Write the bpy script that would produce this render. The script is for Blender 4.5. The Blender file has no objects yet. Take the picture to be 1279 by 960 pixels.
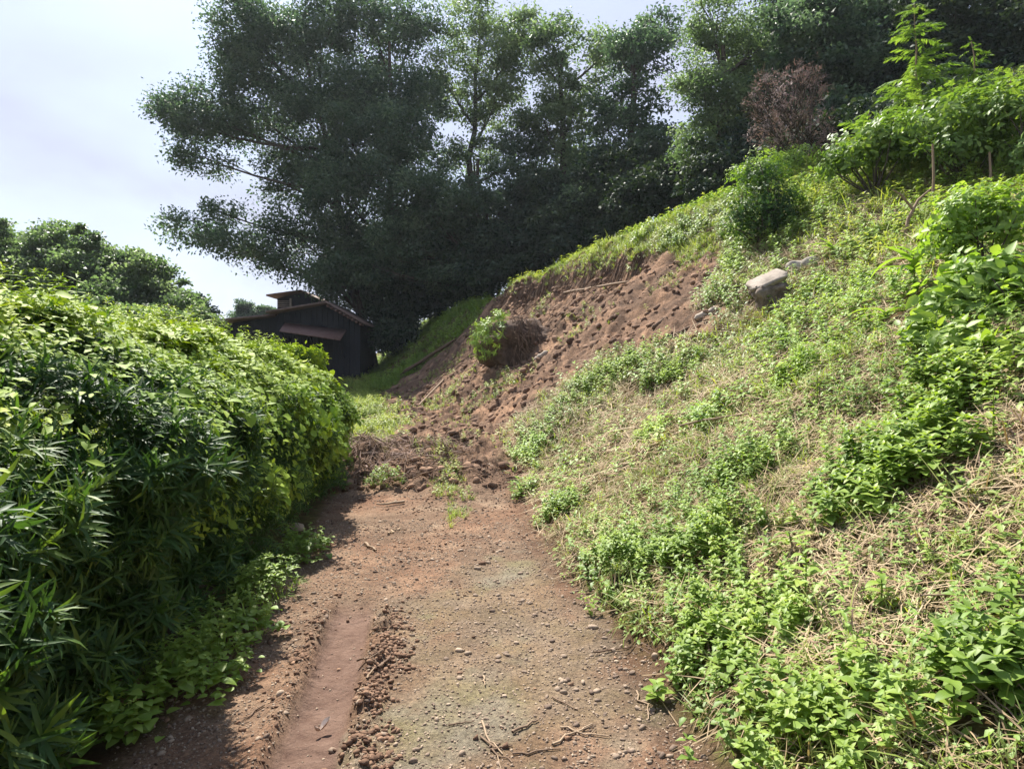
import bpy, math, random
import numpy as np
R = math.radians
ADDED_HAZE = 0.00038
rng = np.random.default_rng(7)
random.seed(7)
C = bpy.context.scene

# ------------------------------------------------------------------ camera, sky, sun, exposure
F, PW, PH = 800.0, 1279.0, 960.0
CAMZ, PITCH = 1.5, math.atan(15 / F)
cd = bpy.data.cameras.new('camera'); cam = bpy.data.objects.new('camera', cd)
C.collection.objects.link(cam); C.camera = cam
cam.location = (0, 0, CAMZ); cam.rotation_euler = (R(90) - PITCH, 0, 0)
cd.sensor_width = 36; cd.lens = F / PW * 36; cd.clip_start = 0.05; cd.clip_end = 2000
SUN_AZ, SUN_EL = -27.0, 54.0       # azimuth from +Y, negative = left
sd = bpy.data.lights.new('sun', 'SUN'); so = bpy.data.objects.new('sun', sd); C.collection.objects.link(so)
sd.energy = 5.0; sd.angle = R(0.55); sd.color = (1.0, 0.95, 0.86)
so.rotation_euler = (R(90 - SUN_EL), 0, R(-SUN_AZ + 180))
so.location = (-20, 30, 50)
w = bpy.data.worlds.new('World'); C.world = w; w.use_nodes = True
nt = w.node_tree; nt.nodes.clear()
def wn(t, **k):
    n = nt.nodes.new(t)
    for a, b in k.items(): setattr(n, a, b)
    return n
sky = wn('ShaderNodeTexSky'); sky.sky_type = 'NISHITA'; sky.sun_disc = False
sky.sun_elevation = R(SUN_EL); sky.sun_rotation = R(SUN_AZ); sky.air_density = 1.2; sky.dust_density = 1.0; sky.ozone_density = 1.5
tc = wn('ShaderNodeTexCoord'); mp = wn('ShaderNodeMapping'); mp.inputs['Scale'].default_value = (1.2, 1.2, 2.6)
mp.inputs['Rotation'].default_value = (0.3, 0.5, 0.2)
no = wn('ShaderNodeTexNoise'); no.inputs['Scale'].default_value = 1.6; no.inputs['Detail'].default_value = 5; no.inputs['Roughness'].default_value = 0.5
no.inputs['Distortion'].default_value = 0.4
cr = wn('ShaderNodeMapRange'); cr.inputs[1].default_value = 0.36; cr.inputs[2].default_value = 0.66; cr.inputs[3].default_value = 0.62; cr.inputs[4].default_value = 1.0
mx = wn('ShaderNodeMix', data_type='RGBA'); mx.inputs[7].default_value = (2.75, 2.95, 3.75, 1)
bg = wn('ShaderNodeBackground'); bg.inputs[1].default_value = 0.105
wo = wn('ShaderNodeOutputWorld')
L = nt.links.new
L(tc.outputs['Generated'], mp.inputs[0]); L(mp.outputs[0], no.inputs[0]); L(no.outputs[0], cr.inputs[0])

sp = wn('ShaderNodeSeparateXYZ'); zr = wn('ShaderNodeMapRange'); ml = wn('ShaderNodeMath', operation='MULTIPLY')   # the cloud veil is thinned overhead, out of view, to weaken the sky fill
zr.inputs[1].default_value = 0.5; zr.inputs[2].default_value = 0.8; zr.inputs[3].default_value = 1.0; zr.inputs[4].default_value = 0.25
L(tc.outputs['Generated'], sp.inputs[0]); L(sp.outputs[2], zr.inputs[0]); L(zr.outputs[0], ml.inputs[0]); L(cr.outputs[0], ml.inputs[1])
L(ml.outputs[0], mx.inputs[0]); L(sky.outputs[0], mx.inputs[6]); L(mx.outputs[2], bg.inputs[0]); L(bg.outputs[0], wo.inputs[0])
C.view_settings.view_transform = 'Standard'; C.view_settings.look = 'None'; C.view_settings.gamma = 1
C.view_settings.exposure = 1.28; C.view_settings.use_curve_mapping = False
C.render.engine = 'CYCLES'; C.cycles.use_denoising = True
C.cycles.max_bounces = 6; C.cycles.diffuse_bounces = 3; C.cycles.glossy_bounces = 2; C.cycles.transmission_bounces = 4
C.cycles.transparent_max_bounces = 4; C.cycles.caustics_reflective = False; C.cycles.caustics_refractive = False

# ------------------------------------------------------------------ numeric helpers
def ss(a, b, x):
    t = np.clip((x - a) / (b - a), 0, 1); return t * t * (3 - 2 * t)
_tab = np.random.default_rng(3).random((256, 256))
def vn(x, y, o=0):
    x = np.asarray(x, float) + o * 17.3; y = np.asarray(y, float) + o * 31.7
    xi = np.floor(x).astype(int); yi = np.floor(y).astype(int); fx = x - xi; fy = y - yi
    fx = fx * fx * (3 - 2 * fx); fy = fy * fy * (3 - 2 * fy)
    a = _tab[xi & 255, yi & 255]; b = _tab[(xi + 1) & 255, yi & 255]; c = _tab[xi & 255, (yi + 1) & 255]; d = _tab[(xi + 1) & 255, (yi + 1) & 255]
    return (a + (b - a) * fx) * (1 - fy) + (c + (d - c) * fx) * fy - 0.5
def fbm(x, y, oct=4, o=0):
    s = 0; a = 1.0; t = 0
    for k in range(oct):
        s = s + a * vn(x * 2 ** k, y * 2 ** k, o + k); t += a; a *= 0.5
    return s / t * 2
def ip(y, ys, xs): return np.interp(y, ys, xs)
def xr(y): return ip(y, [-6, 0, 2.4, 3.8, 5.3, 8.9, 12, 16, 20, 25, 28, 45], [1.3, .98, .75, .57, .27, 0.0, -.9, -2.2, -3.5, -5.0, -6.0, -11])
def xl(y): return ip(y, [-6, 0, 2.4, 5.6, 8.9, 12, 16, 28], [-1.0, -1.15, -1.4, -1.72, -2.3, -3.2, -4.8, -10])
UMY, UMX = [-10, 8, 10, 12, 14, 15, 17, 19, 21, 24, 30, 60], [5.9, 5.9, 6.0, 6.2, 6.1, 5.9, 5.45, 4.95, 3.95, 3.5, 3.4, 6]
def lipoff(y): return ip(y, [14, 15, 17, 19, 21, 22], [1.3, 1.1, .65, .25, 0, 0])   # how far below the crest the torn edge runs
def H0(x, y):
    x = np.asarray(x, float); y = np.asarray(y, float)
    lf = ss(-0.4, -1.5, x - xr(y) + 0.4)
    base = ip(y, [-10, 9, 13, 20, 27, 40, 80], [0, 0, .12, .55, 1.25, 1.9, 3.0])
    step = (0.34 * ss(8.2, 9.6, y + 0.25 * fbm(x * 1.5, y * 1.5, 3, 9))) * lf + (0.40 * ss(7.2, 11.0, y)) * (1 - lf)
    step = step * ss(24, 14, y)
    left = ss(0.2, 1.2, xl(y) - x)                                  # ground beyond the hedge lies flat
    z = base + step * (1 - 0.5 * left)
    u = x - xr(y)
    s = ip(y, [-10, 6, 10, 12, 15, 19, 21, 25, 30, 60], [.58, .6, .63, .68, .80, .86, .97, .98, .85, .5])
    um = ip(y, UMY, UMX)
    up = np.maximum(u, 0)
    soft = 0.25
    cut = np.minimum(up, um)
    over = np.maximum(up - um, 0)
    z = z + 0.10 * ss(0, 0.22, u) * ss(9.5, 7, y) + s * (np.sqrt(cut * cut + soft * soft) - soft) + ip(y, [8, 11, 14, 17], [.26, .42, .46, .24]) * over
    # bite of the landslide under the crest
    w = ss(13.6, 15.6, y + 0.6 * fbm(x * .9, y * .9, 2, 4)) * ss(23.0, 21.0, y)
    d = um - lipoff(y) - u + 0.3 * fbm(x * 1.3, y * 1.3, 3, 5)
    d = d + .10 * fbm(x * 4.5, y * 4.5, 2, 17)
    z = z - w * (0.30 + .28 * fbm(x * .7, y * .7, 2, 18)) * ss(-.08, 0.42, d) * ss(4.6, 0.6, d) * (u > 0)
    # gully between the slide and the shaded slope behind it
    g = np.exp(-((y - 24.3) / 1.5) ** 2) * ss(0.3, 1.5, u) * ss(6, 3, u)
    z = z - 0.55 * g
    return z
def rays(px, py):
    px = np.atleast_1d(np.asarray(px, float)); py = np.atleast_1d(np.asarray(py, float))
    a = (px - 639.5) / F; b = (480 - py) / F
    cp, sp = math.cos(PITCH), math.sin(PITCH)
    return np.stack([a, cp + b * sp, -sp + b * cp], 1)
def W0(px, py, Hf=H0):                                              # first point of the ground seen along a ray
    d = rays(px, py); out = np.full((len(d), 3), np.nan)
    t = np.concatenate([np.arange(0.8, 12, 0.03), np.arange(12, 60, 0.08)])
    for i in range(len(d)):
        p = np.array([0, 0, CAMZ]) + d[i][None] * t[:, None]
        h = p[:, 2] - Hf(p[:, 0], p[:, 1]); k = np.argmax(h < 0)
        if h[k] < 0: out[i] = p[k]; out[i, 2] = Hf(p[k:k + 1, 0], p[k:k + 1, 1])[0]
        else: out[i] = p[-1]
    return out
def proj(x, y, z):
    cp, sp = math.cos(PITCH), math.sin(PITCH)
    dz = z - CAMZ; dep = y * cp - dz * sp; up = y * sp + dz * cp
    dep = np.where(dep < 0.05, 0.05, dep)
    return 639.5 + F * x / dep, 480 - F * up / dep, dep
def at(px, py, dep):                                                # point at a distance in metres
    d = rays(px, py)[0]; return np.array([0, 0, CAMZ]) + d * dep
def inpoly(X, Y, P):
    X = np.asarray(X); ins = np.zeros(X.shape, bool); n = len(P)
    for i in range(n):
        x1, y1 = P[i]; x2, y2 = P[(i + 1) % n]
        c = ((y1 > Y) != (y2 > Y)) & (X < (x2 - x1) * (Y - y1) / (y2 - y1 + 1e-12) + x1)
        ins ^= c
    return ins
def edged(X, Y, P):                                                 # signed distance (positive inside)
    d = np.full(np.shape(X), 1e9); n = len(P)
    for i in range(n):
        a = np.array(P[i]); b = np.array(P[(i + 1) % n]); ab = b - a
        t = np.clip(((X - a[0]) * ab[0] + (Y - a[1]) * ab[1]) / (ab @ ab + 1e-12), 0, 1)
        d = np.minimum(d, np.hypot(X - a[0] - t * ab[0], Y - a[1] - t * ab[1]))
    return np.where(inpoly(X, Y, P), d, -d)
def zone(pts):                                                      # outline on the ground
    return [tuple(p[:2]) for p in W0([p[0] for p in pts], [p[1] for p in pts])]

BARE = zone([(478, 492), (500, 470), (560, 434), (600, 398), (628, 366), (642, 358), (700, 334), (790, 316), (872, 300), (905, 322), (890, 350), (875, 372), (912, 388), (900, 416), (820, 446), (745, 446), (705, 478), (672, 505), (640, 530), (628, 560), (655, 610), (665, 650), (690, 690), (745, 765), (800, 800), (850, 880), (880, 958), (150, 958), (330, 760), (428, 622), (434, 566), (484, 566), (500, 535), (484, 508)])
TRACK = [(-0.1 + xl(yy), yy) for yy in (-5, 0, 2.4, 4, 5.6, 8.9)] + [(xr(yy) + 0.05, yy) for yy in (8.9, 5.3, 3.8, 2.4, 0, -5)]
MOSS = [zone(p) for p in ([(490, 775), (545, 742), (560, 760), (545, 800), (500, 812)], [(400, 945), (470, 880), (600, 850), (700, 870), (690, 905), (600, 958), (400, 958)], [(588, 732), (640, 700), (690, 682), (700, 695), (650, 735), (600, 745)], [(700, 905), (770, 885), (800, 905), (740, 925)], [(590, 800), (650, 800), (660, 830), (600, 835)])]
HARD = zone([(565, 720), (700, 690), (770, 800), (820, 930), (420, 955), (480, 850), (500, 760)])
LANES = zone([(430, 475), (468, 470), (480, 505), (498, 535), (505, 560), (440, 552), (432, 520)])

def rutd(x, y):
    cx = ip(y, [-2, 1.0, 2.4, 3.2, 4.0, 5], [-.50, -.62, -.80, -.89, -1.0, -1.1])
    return x - cx, ss(4.25, 3.95, y)
def masks(x, y):
    wob = 0.35 * fbm(x * 1.1, y * 1.1, 4, 2)
    sb = edged(x, y, BARE) + wob * ss(3, 9, y) * 1.4 + 0.12 * fbm(x * 5, y * 5, 3, 12)
    bw = ss(13.9, 14.6, y) * ss(22.8, 22.0, y)
    bd = ip(y, UMY, UMX) - lipoff(y) - (x - xr(y)) + .3 * fbm(x * 1.3, y * 1.3, 3, 5)
    sb = np.maximum(sb, np.where((bw > .5) & (bd > .02) & (bd < 1.4) & (x > xr(y)), .3, -1))
    st = edged(x, y, TRACK) + 0.12 * fbm(x * 3, y * 3, 3, 12)
    soil = np.maximum(ss(-0.15, 0.15, sb), ss(-0.08, 0.08, st))
    moss = 0 * x
    for p in MOSS: moss = np.maximum(moss, ss(-0.2, 0.3, edged(x, y, p) + 0.45 * fbm(x * 5, y * 5, 5, 6)) * .8)
    moss = np.maximum(moss, .36 * ss(-.15, .3, edged(x, y, HARD) + .5 * fbm(x * 4, y * 4, 5, 32)))
    lane = ss(-0.3, 0.5, edged(x, y, LANES) + 0.5 * fbm(x * 2, y * 2, 3, 8))
    return soil, moss, lane
def H(x, y):
    x = np.asarray(x, float); y = np.asarray(y, float)
    z = H0(x, y)
    near = ss(26, 20, y) * (y > -4)
    u = x - xr(y)
    soil = ss(-0.15, 0.15, edged(x, y, BARE))
    deb = soil * ss(6.5, 9, y)
    z = z + near * (0.008 * fbm(x * 9, y * 9, 3, 1) + 0.02 * fbm(x * 1.7, y * 1.7, 3, 3))
    z = z + near * ss(0, 0.4, u) * (0.09 * fbm(x * 1.6, y * 1.6, 4, 7) + 0.03 * np.abs(fbm(x * 7, y * 7, 3, 8)))
    z = z + deb * (0.16 * fbm(x * 2.2 + y * .8, y * 1.1, 4, 11) + 0.12 * np.abs(fbm(x * 4, y * 3.4, 3, 13)) + 0.07 * fbm(x * 9, y * 8, 3, 27))
    # flow ribs of the slide
    z = z + deb * ss(11, 14, y) * 0.16 * fbm((x + y * 0.1) * 0.9, (y - x * .25) * 3.2, 4, 14)
    # clods on the step of the debris across the track
    z = z + 0.14 * np.maximum(fbm(x * 3.5, y * 3.5, 4, 15), -.2) * ss(8.0, 8.8, y) * ss(12, 10, y) * ss(0.8, -0.3, u) * ss(-4, -2.6, x)
    hp = np.exp(-((x + 1.75 + .12 * (y - 9)) / .75) ** 2 - ((y - 9.5) / .62) ** 2)
    z = z + hp * (.08 + .28 * fbm(x * 2.2, y * 2.2, 3, 19))
    # wheel rut
    rx, rw = rutd(x, y); n = 0.03 * fbm(x * 9, y * 9, 4, 16)
    inside = ss(0.175 , 0.095, np.abs(rx + n * 1.3)) * rw
    z = z + rw * 0.035 * np.exp(-((rx + 0.17) / 0.06) ** 2) + ss(4.3, 3.9, y) * (0.035 + 2.2 * n) * np.exp(-((rx - 0.19 - n) / 0.06) ** 2)
    z = z - inside * (0.048 - .012 * fbm(x * 6, y * 12, 3, 26))
    return z
def nrm(x, y, e=0.06):
    gx = (H0(x + e, y) - H0(x - e, y)) / (2 * e); gy = (H0(x, y + e) - H0(x, y - e)) / (2 * e)
    n = np.stack([-gx, -gy, np.ones_like(gx)], 1); return n / np.linalg.norm(n, axis=1, keepdims=True)

# ------------------------------------------------------------------ mesh helpers
def tag(o, label=None, cat=None, group=None, kind=None):
    if label: o['label'] = label
    if cat: o['category'] = cat
    if group: o['group'] = group
    if kind: o['kind'] = kind
    return o
def link(name, me, mat=None, parent=None):
    o = bpy.data.objects.new(name, me); C.collection.objects.link(o)
    if mat is not None: me.materials.append(mat)
    if parent is not None: o.parent = parent
    return o
def empty(name, loc):
    o = bpy.data.objects.new(name, None); o.location = loc; o.empty_display_size = 0.2
    C.collection.objects.link(o); return o
def qmesh(name, V, Fq, attr=None, smooth=False):
    me = bpy.data.meshes.new(name); V = np.asarray(V, np.float32); Fq = np.asarray(Fq, np.int32)
    k = Fq.shape[1]
    me.vertices.add(len(V)); me.vertices.foreach_set('co', V.ravel())
    me.loops.add(Fq.size); me.loops.foreach_set('vertex_index', Fq.ravel())
    me.polygons.add(len(Fq)); me.polygons.foreach_set('loop_start', np.arange(0, Fq.size, k, dtype=np.int32))
    me.polygons.foreach_set('loop_total', np.full(len(Fq), k, np.int32))
    if smooth: me.polygons.foreach_set('use_smooth', np.ones(len(Fq), bool))
    if attr:
        for a, v in attr.items():
            at_ = me.attributes.new(a, 'FLOAT', 'POINT'); at_.data.foreach_set('value', np.asarray(v, np.float32))
    me.update(calc_edges=True); return me
class MB:                                                           # gathers pieces into one mesh
    def __init__(s): s.V = []; s.F = []; s.A = []; s.n = 0
    def add(s, V, Fq, a=0.5):
        V = np.asarray(V, float); Fq = np.asarray(Fq)
        s.V.append(V); s.F.append(Fq + s.n); s.A.append(np.broadcast_to(np.asarray(a, float), (len(V),))); s.n += len(V)
    def tube(s, P, r, n=6, a=0.5):
        P = np.asarray(P, float); r = np.broadcast_to(np.asarray(r, float), (len(P),))
        T = np.gradient(P, axis=0); T /= np.linalg.norm(T, axis=1, keepdims=True) + 1e-9
        ref = np.array([0.31, 0.9, 0.3]); A = np.cross(T, ref); A /= np.linalg.norm(A, axis=1, keepdims=True) + 1e-9; B = np.cross(T, A)
        th = np.arange(n) / n * 2 * np.pi
        V = P[:, None] + r[:, None, None] * (np.cos(th)[None, :, None] * A[:, None] + np.sin(th)[None, :, None] * B[:, None])
        i = np.arange(len(P) - 1)[:, None] * n; j = np.arange(n)[None]; k = (j + 1) % n
        Fq = np.stack([i + j, i + k, i + n + k, i + n + j], -1).reshape(-1, 4)
        s.add(V.reshape(-1, 3), Fq, a)
    def box(s, c, d, rz=0, ry=0, rx=0, a=0.5):
        v = np.array([[i, j, k] for i in (-.5, .5) for j in (-.5, .5) for k in (-.5, .5)]) * np.asarray(d)
        from mathutils import Euler
        v = v @ np.array(Euler((rx, ry, rz)).to_matrix()).T + np.asarray(c)
        s.add(v, [[0, 1, 3, 2], [4, 6, 7, 5], [0, 4, 5, 1], [2, 3, 7, 6], [0, 2, 6, 4], [1, 5, 7, 3]], a)
    def mesh(s, name, smooth=False):
        return qmesh(name, np.concatenate(s.V), np.concatenate(s.F), {'v': np.concatenate(s.A)}, smooth)
def rotz(a):
    c, s_ = math.cos(a), math.sin(a); return np.array([[c, -s_, 0], [s_, c, 0], [0, 0, 1]])
def rotx(a):
    c, s_ = math.cos(a), math.sin(a); return np.array([[1, 0, 0], [0, c, -s_], [0, s_, c]])
def roty(a):
    c, s_ = math.cos(a), math.sin(a); return np.array([[c, 0, s_], [0, 1, 0], [-s_, 0, c]])
def leaf(Ln, Wd, seg=3, droop=0.3, fold=0.15, prof='ovate'):
    """a leaf along +Y with a folded midrib; open quads"""
    t = np.linspace(0, 1, seg + 1)
    if prof == 'ovate': wd = np.sin(np.pi * np.clip(t * 0.9 + 0.06, 0, 1) ** 0.75)
    elif prof == 'heart': wd = np.interp(t, [0, .12, .35, .7, 1], [.55, .95, 1, .62, .03])
    elif prof == 'strap': wd = np.interp(t, [0, .25, .6, 1], [.5, 1, .8, .04])
    else: wd = np.interp(t, [0, .3, .6, 1], [.8, 1, .75, .03])
    y = t * Ln * np.cos(droop * t * 0.8); z = -droop * Ln * t ** 2 * 0.6
    hw = wd * Wd / 2
    V = np.stack([np.stack([-hw, y, z + hw * fold * 2], 1), np.stack([0 * hw, y, z], 1), np.stack([hw, y, z + hw * fold * 2], 1)], 1).reshape(-1, 3)
    Fq = []
    for i in range(seg):
        b = i * 3; Fq += [[b, b + 1, b + 4, b + 3], [b + 1, b + 2, b + 5, b + 4]]
    return V, np.array(Fq)
def blade(Ln, Wd, seg=3, droop=0.8):
    t = np.linspace(0, 1, seg + 1); y = Ln * t * np.cos(droop * t * .9); z = -droop * Ln * t ** 2 * .5
    hw = Wd / 2 * np.interp(t, [0, .4, 1], [.8, 1, .08])
    V = np.stack([np.stack([-hw, y, z], 1), np.stack([hw, y, z], 1)], 1).reshape(-1, 3)
    return V, np.array([[2 * i, 2 * i + 1, 2 * i + 3, 2 * i + 2] for i in range(seg)])
class TP:                                                           # a template: verts, quads, random value of each leaf
    def __init__(s): s.V = []; s.F = []; s.A = []; s.n = 0
    def add(s, VF, M, off, a):
        V, Fq = VF; V = V @ M.T + np.asarray(off)
        s.V.append(V); s.F.append(Fq + s.n); s.A.append(np.full(len(V), a)); s.n += len(V)
    def done(s): return np.concatenate(s.V), np.concatenate(s.F), np.concatenate(s.A)
def rosette(r, n=14, Ln=.12, Wd=.011, seg=2):
    t = TP()
    for i in range(n):
        yaw = i * 2.4 + r.uniform(-.3, .3); pit = r.uniform(-.25, 1.15); l = Ln * r.uniform(.7, 1.15)
        t.add(leaf(l, Wd * r.uniform(.8, 1.2), seg, r.uniform(.1, .7), .12, 'strap'), rotz(yaw) @ rotx(pit), (0, 0, r.uniform(-.06, .02)), r.random())
    return t.done()
def sprig(r, n=5, Ln=.055, Wd=.034, ht=.16, seg=2, prof='ovate', heart=False):
    t = TP()
    for i in range(n):
        z = ht * (0.25 + 0.75 * (i + 1) / n); sc = 1.0 - 0.35 * i / n; y0 = i * 1.57 + r.uniform(-.3, .3)
        for k in range(2):
            l = Ln * sc * r.uniform(.8, 1.2)
            t.add(leaf(l, Wd * l / Ln, seg, r.uniform(.2, .8), .12, prof), rotz(y0 + k * math.pi) @ rotx(r.uniform(.0, .55)), (r.uniform(-.008, .008), r.uniform(-.008, .008), z), r.random())
    for k in range(3):
        l = Ln * .5; t.add(leaf(l, Wd * .4, seg, .3, .15, prof), rotz(k * 2.1) @ rotx(.7), (0, 0, ht * 1.03), 1.0)
    V, Fq = blade(ht, .004, 1, 0); t.add((V, Fq), rotx(math.pi / 2), (0, 0, 0), .3)
    return t.done()
def tuft(r, n=11, Ln=.16, Wd=.006, spread=1.0, seg=3, low=0.35):
    t = TP()
    for i in range(n):
        t.add(blade(Ln * r.uniform(.5, 1.2), Wd * r.uniform(.7, 1.3), seg, r.uniform(.3, 1.3)), rotz(r.uniform(0, 6.28)) @ rotx(r.uniform(low, 1.4)), (r.uniform(-.03, .03) * spread, r.uniform(-.03, .03) * spread, 0), r.random())
    return t.done()
def straw(r, n=8, Ln=.2, Wd=.005):
    t = TP()
    for i in range(n):
        l = Ln * r.uniform(.4, 1.3)
        t.add(blade(l, Wd * r.uniform(.6, 1.6), 2, r.uniform(-.2, .6)), rotz(r.uniform(0, 6.28)) @ roty(r.uniform(-.5, .5)) @ rotx(r.uniform(-.02, .45)), (r.uniform(-.1, .1), r.uniform(-.1, .1), r.uniform(0.0, .035)), r.random())
    return t.done()
def stamp(tps, P, N=None, yaw=None, sc=None, lean=1.0, rnd=None, r=rng):
    """many copies of templates as one vertex array"""
    n = len(P); P = np.asarray(P, float)
    if N is None: N = np.tile([0, 0, 1.0], (n, 1))
    N = N * lean + np.array([0, 0, 1.0]) * (1 - lean); N = N / np.linalg.norm(N, axis=1, keepdims=True)
    yaw = r.uniform(0, 6.283, n) if yaw is None else yaw
    sc = np.ones(n) if sc is None else sc
    rnd = r.random(n) if rnd is None else rnd
    X = np.stack([np.cos(yaw), np.sin(yaw), 0 * yaw], 1); Y = np.cross(N, X); Y /= np.linalg.norm(Y, axis=1, keepdims=True) + 1e-9; X = np.cross(Y, N)
    pick = r.integers(0, len(tps), n); VV = []; FF = []; AA = []; off = 0
    for k, (V, Fq, A) in enumerate(tps):
        ids = np.where(pick == k)[0]
        if not len(ids): continue
        M = np.stack([X[ids], Y[ids], N[ids]], 2) * sc[ids][:, None, None]
        v = np.einsum('nij,mj->nmi', M, V) + P[ids][:, None]
        VV.append(v.reshape(-1, 3)); FF.append((Fq[None] + (np.arange(len(ids)) * len(V))[:, None, None] + off).reshape(-1, Fq.shape[1]))
        AA.append((A[None] * .5 + rnd[ids][:, None] * .5).ravel()); off += len(ids) * len(V)
    return np.concatenate(VV), np.concatenate(FF), np.concatenate(AA)
def stampobj(name, tps, P, mat, parent=None, **k):
    V, Fq, A = stamp(tps, P, **k)
    if parent is not None: V = V - np.array(parent.location)
    return link(name, qmesh(name, V, Fq, {'v': A}), mat, parent)

# ------------------------------------------------------------------ materials
def mat_new(name):
    m = bpy.data.materials.new(name); m.use_nodes = True; n = m.node_tree; n.nodes.clear(); return m, n
def ramp(n, stops):
    c = n.nodes.new('ShaderNodeValToRGB'); e = c.color_ramp.elements
    while len(e) < len(stops): e.new(0.5)
    for i, (p, col) in enumerate(stops): e[i].position = p; e[i].color = (*col, 1)
    return c
def leafmat(name, c0, c1, c2, trans=0.3, rough=0.45, spec=0.4, tint=(1.5, 1.6, .55)):
    m, n = mat_new(name); Lk = n.links.new
    a = n.nodes.new('ShaderNodeAttribute'); a.attribute_name = 'v'
    g = n.nodes.new('ShaderNodeNewGeometry'); nz = n.nodes.new('ShaderNodeTexNoise'); nz.inputs['Scale'].default_value = 1.1; nz.inputs['Detail'].default_value = 2
    Lk(g.outputs['Position'], nz.inputs[0])
    ad = n.nodes.new('ShaderNodeMath'); ad.operation = 'MULTIPLY_ADD'; ad.inputs[1].default_value = 0.75; Lk(a.outputs['Fac'], ad.inputs[0])
    sb = n.nodes.new('ShaderNodeMath'); sb.operation = 'MULTIPLY_ADD'; sb.inputs[1].default_value = 0.9; sb.inputs[2].default_value = -0.32
    Lk(nz.outputs[0], sb.inputs[0]); Lk(sb.outputs[0], ad.inputs[2])
    r_ = ramp(n, [(0.0, c0), (0.5, c1), (1.0, c2)]); Lk(ad.outputs[0], r_.inputs[0])
    p = n.nodes.new('ShaderNodeBsdfPrincipled'); Lk(r_.outputs[0], p.inputs['Base Color']); p.inputs['Roughness'].default_value = rough
    p.inputs['Specular IOR Level'].default_value = spec
    t = n.nodes.new('ShaderNodeBsdfTranslucent')
    hs = n.nodes.new('ShaderNodeMix'); hs.data_type = 'RGBA'; hs.blend_type = 'MULTIPLY'; hs.inputs[0].default_value = 1; hs.inputs[7].default_value = (*tint, 1)
    Lk(r_.outputs[0], hs.inputs[6]); Lk(hs.outputs[2], t.inputs[0])
    mx_ = n.nodes.new('ShaderNodeMixShader'); mx_.inputs[0].default_value = trans; o = n.nodes.new('ShaderNodeOutputMaterial')
    Lk(p.outputs[0], mx_.inputs[1]); Lk(t.outputs[0], mx_.inputs[2]); Lk(mx_.outputs[0], o.inputs[0]); return m
def plainmat(name, c0, c1, scale=8, rough=.8, bump=.3, stretch=(1, 1, 1), attr=False, detail=6, dist=.02):
    m, n = mat_new(name); Lk = n.links.new
    tc_ = n.nodes.new('ShaderNodeTexCoord'); mp_ = n.nodes.new('ShaderNodeMapping'); mp_.inputs['Scale'].default_value = stretch
    nz = n.nodes.new('ShaderNodeTexNoise'); nz.inputs['Scale'].default_value = scale; nz.inputs['Detail'].default_value = detail; nz.inputs['Roughness'].default_value = .65
    Lk(tc_.outputs['Object'], mp_.inputs[0]); Lk(mp_.outputs[0], nz.inputs[0])
    r_ = ramp(n, [(0.3, c0), (0.7, c1)])
    if attr:
        a = n.nodes.new('ShaderNodeAttribute'); a.attribute_name = 'v'; mm = n.nodes.new('ShaderNodeMix'); mm.inputs[0].default_value = .6
        Lk(nz.outputs[0], mm.inputs[2]); Lk(a.outputs['Fac'], mm.inputs[3]); Lk(mm.outputs[0], r_.inputs[0])
    else: Lk(nz.outputs[0], r_.inputs[0])
    p = n.nodes.new('ShaderNodeBsdfPrincipled'); Lk(r_.outputs[0], p.inputs['Base Color']); p.inputs['Roughness'].default_value = rough
    p.inputs['Specular IOR Level'].default_value = .25
    b = n.nodes.new('ShaderNodeBump'); b.inputs['Strength'].default_value = bump; b.inputs['Distance'].default_value = dist; Lk(nz.outputs[0], b.inputs['Height']); Lk(b.outputs[0], p.inputs['Normal'])
    o = n.nodes.new('ShaderNodeOutputMaterial'); Lk(p.outputs[0], o.inputs[0]); return m
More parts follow.
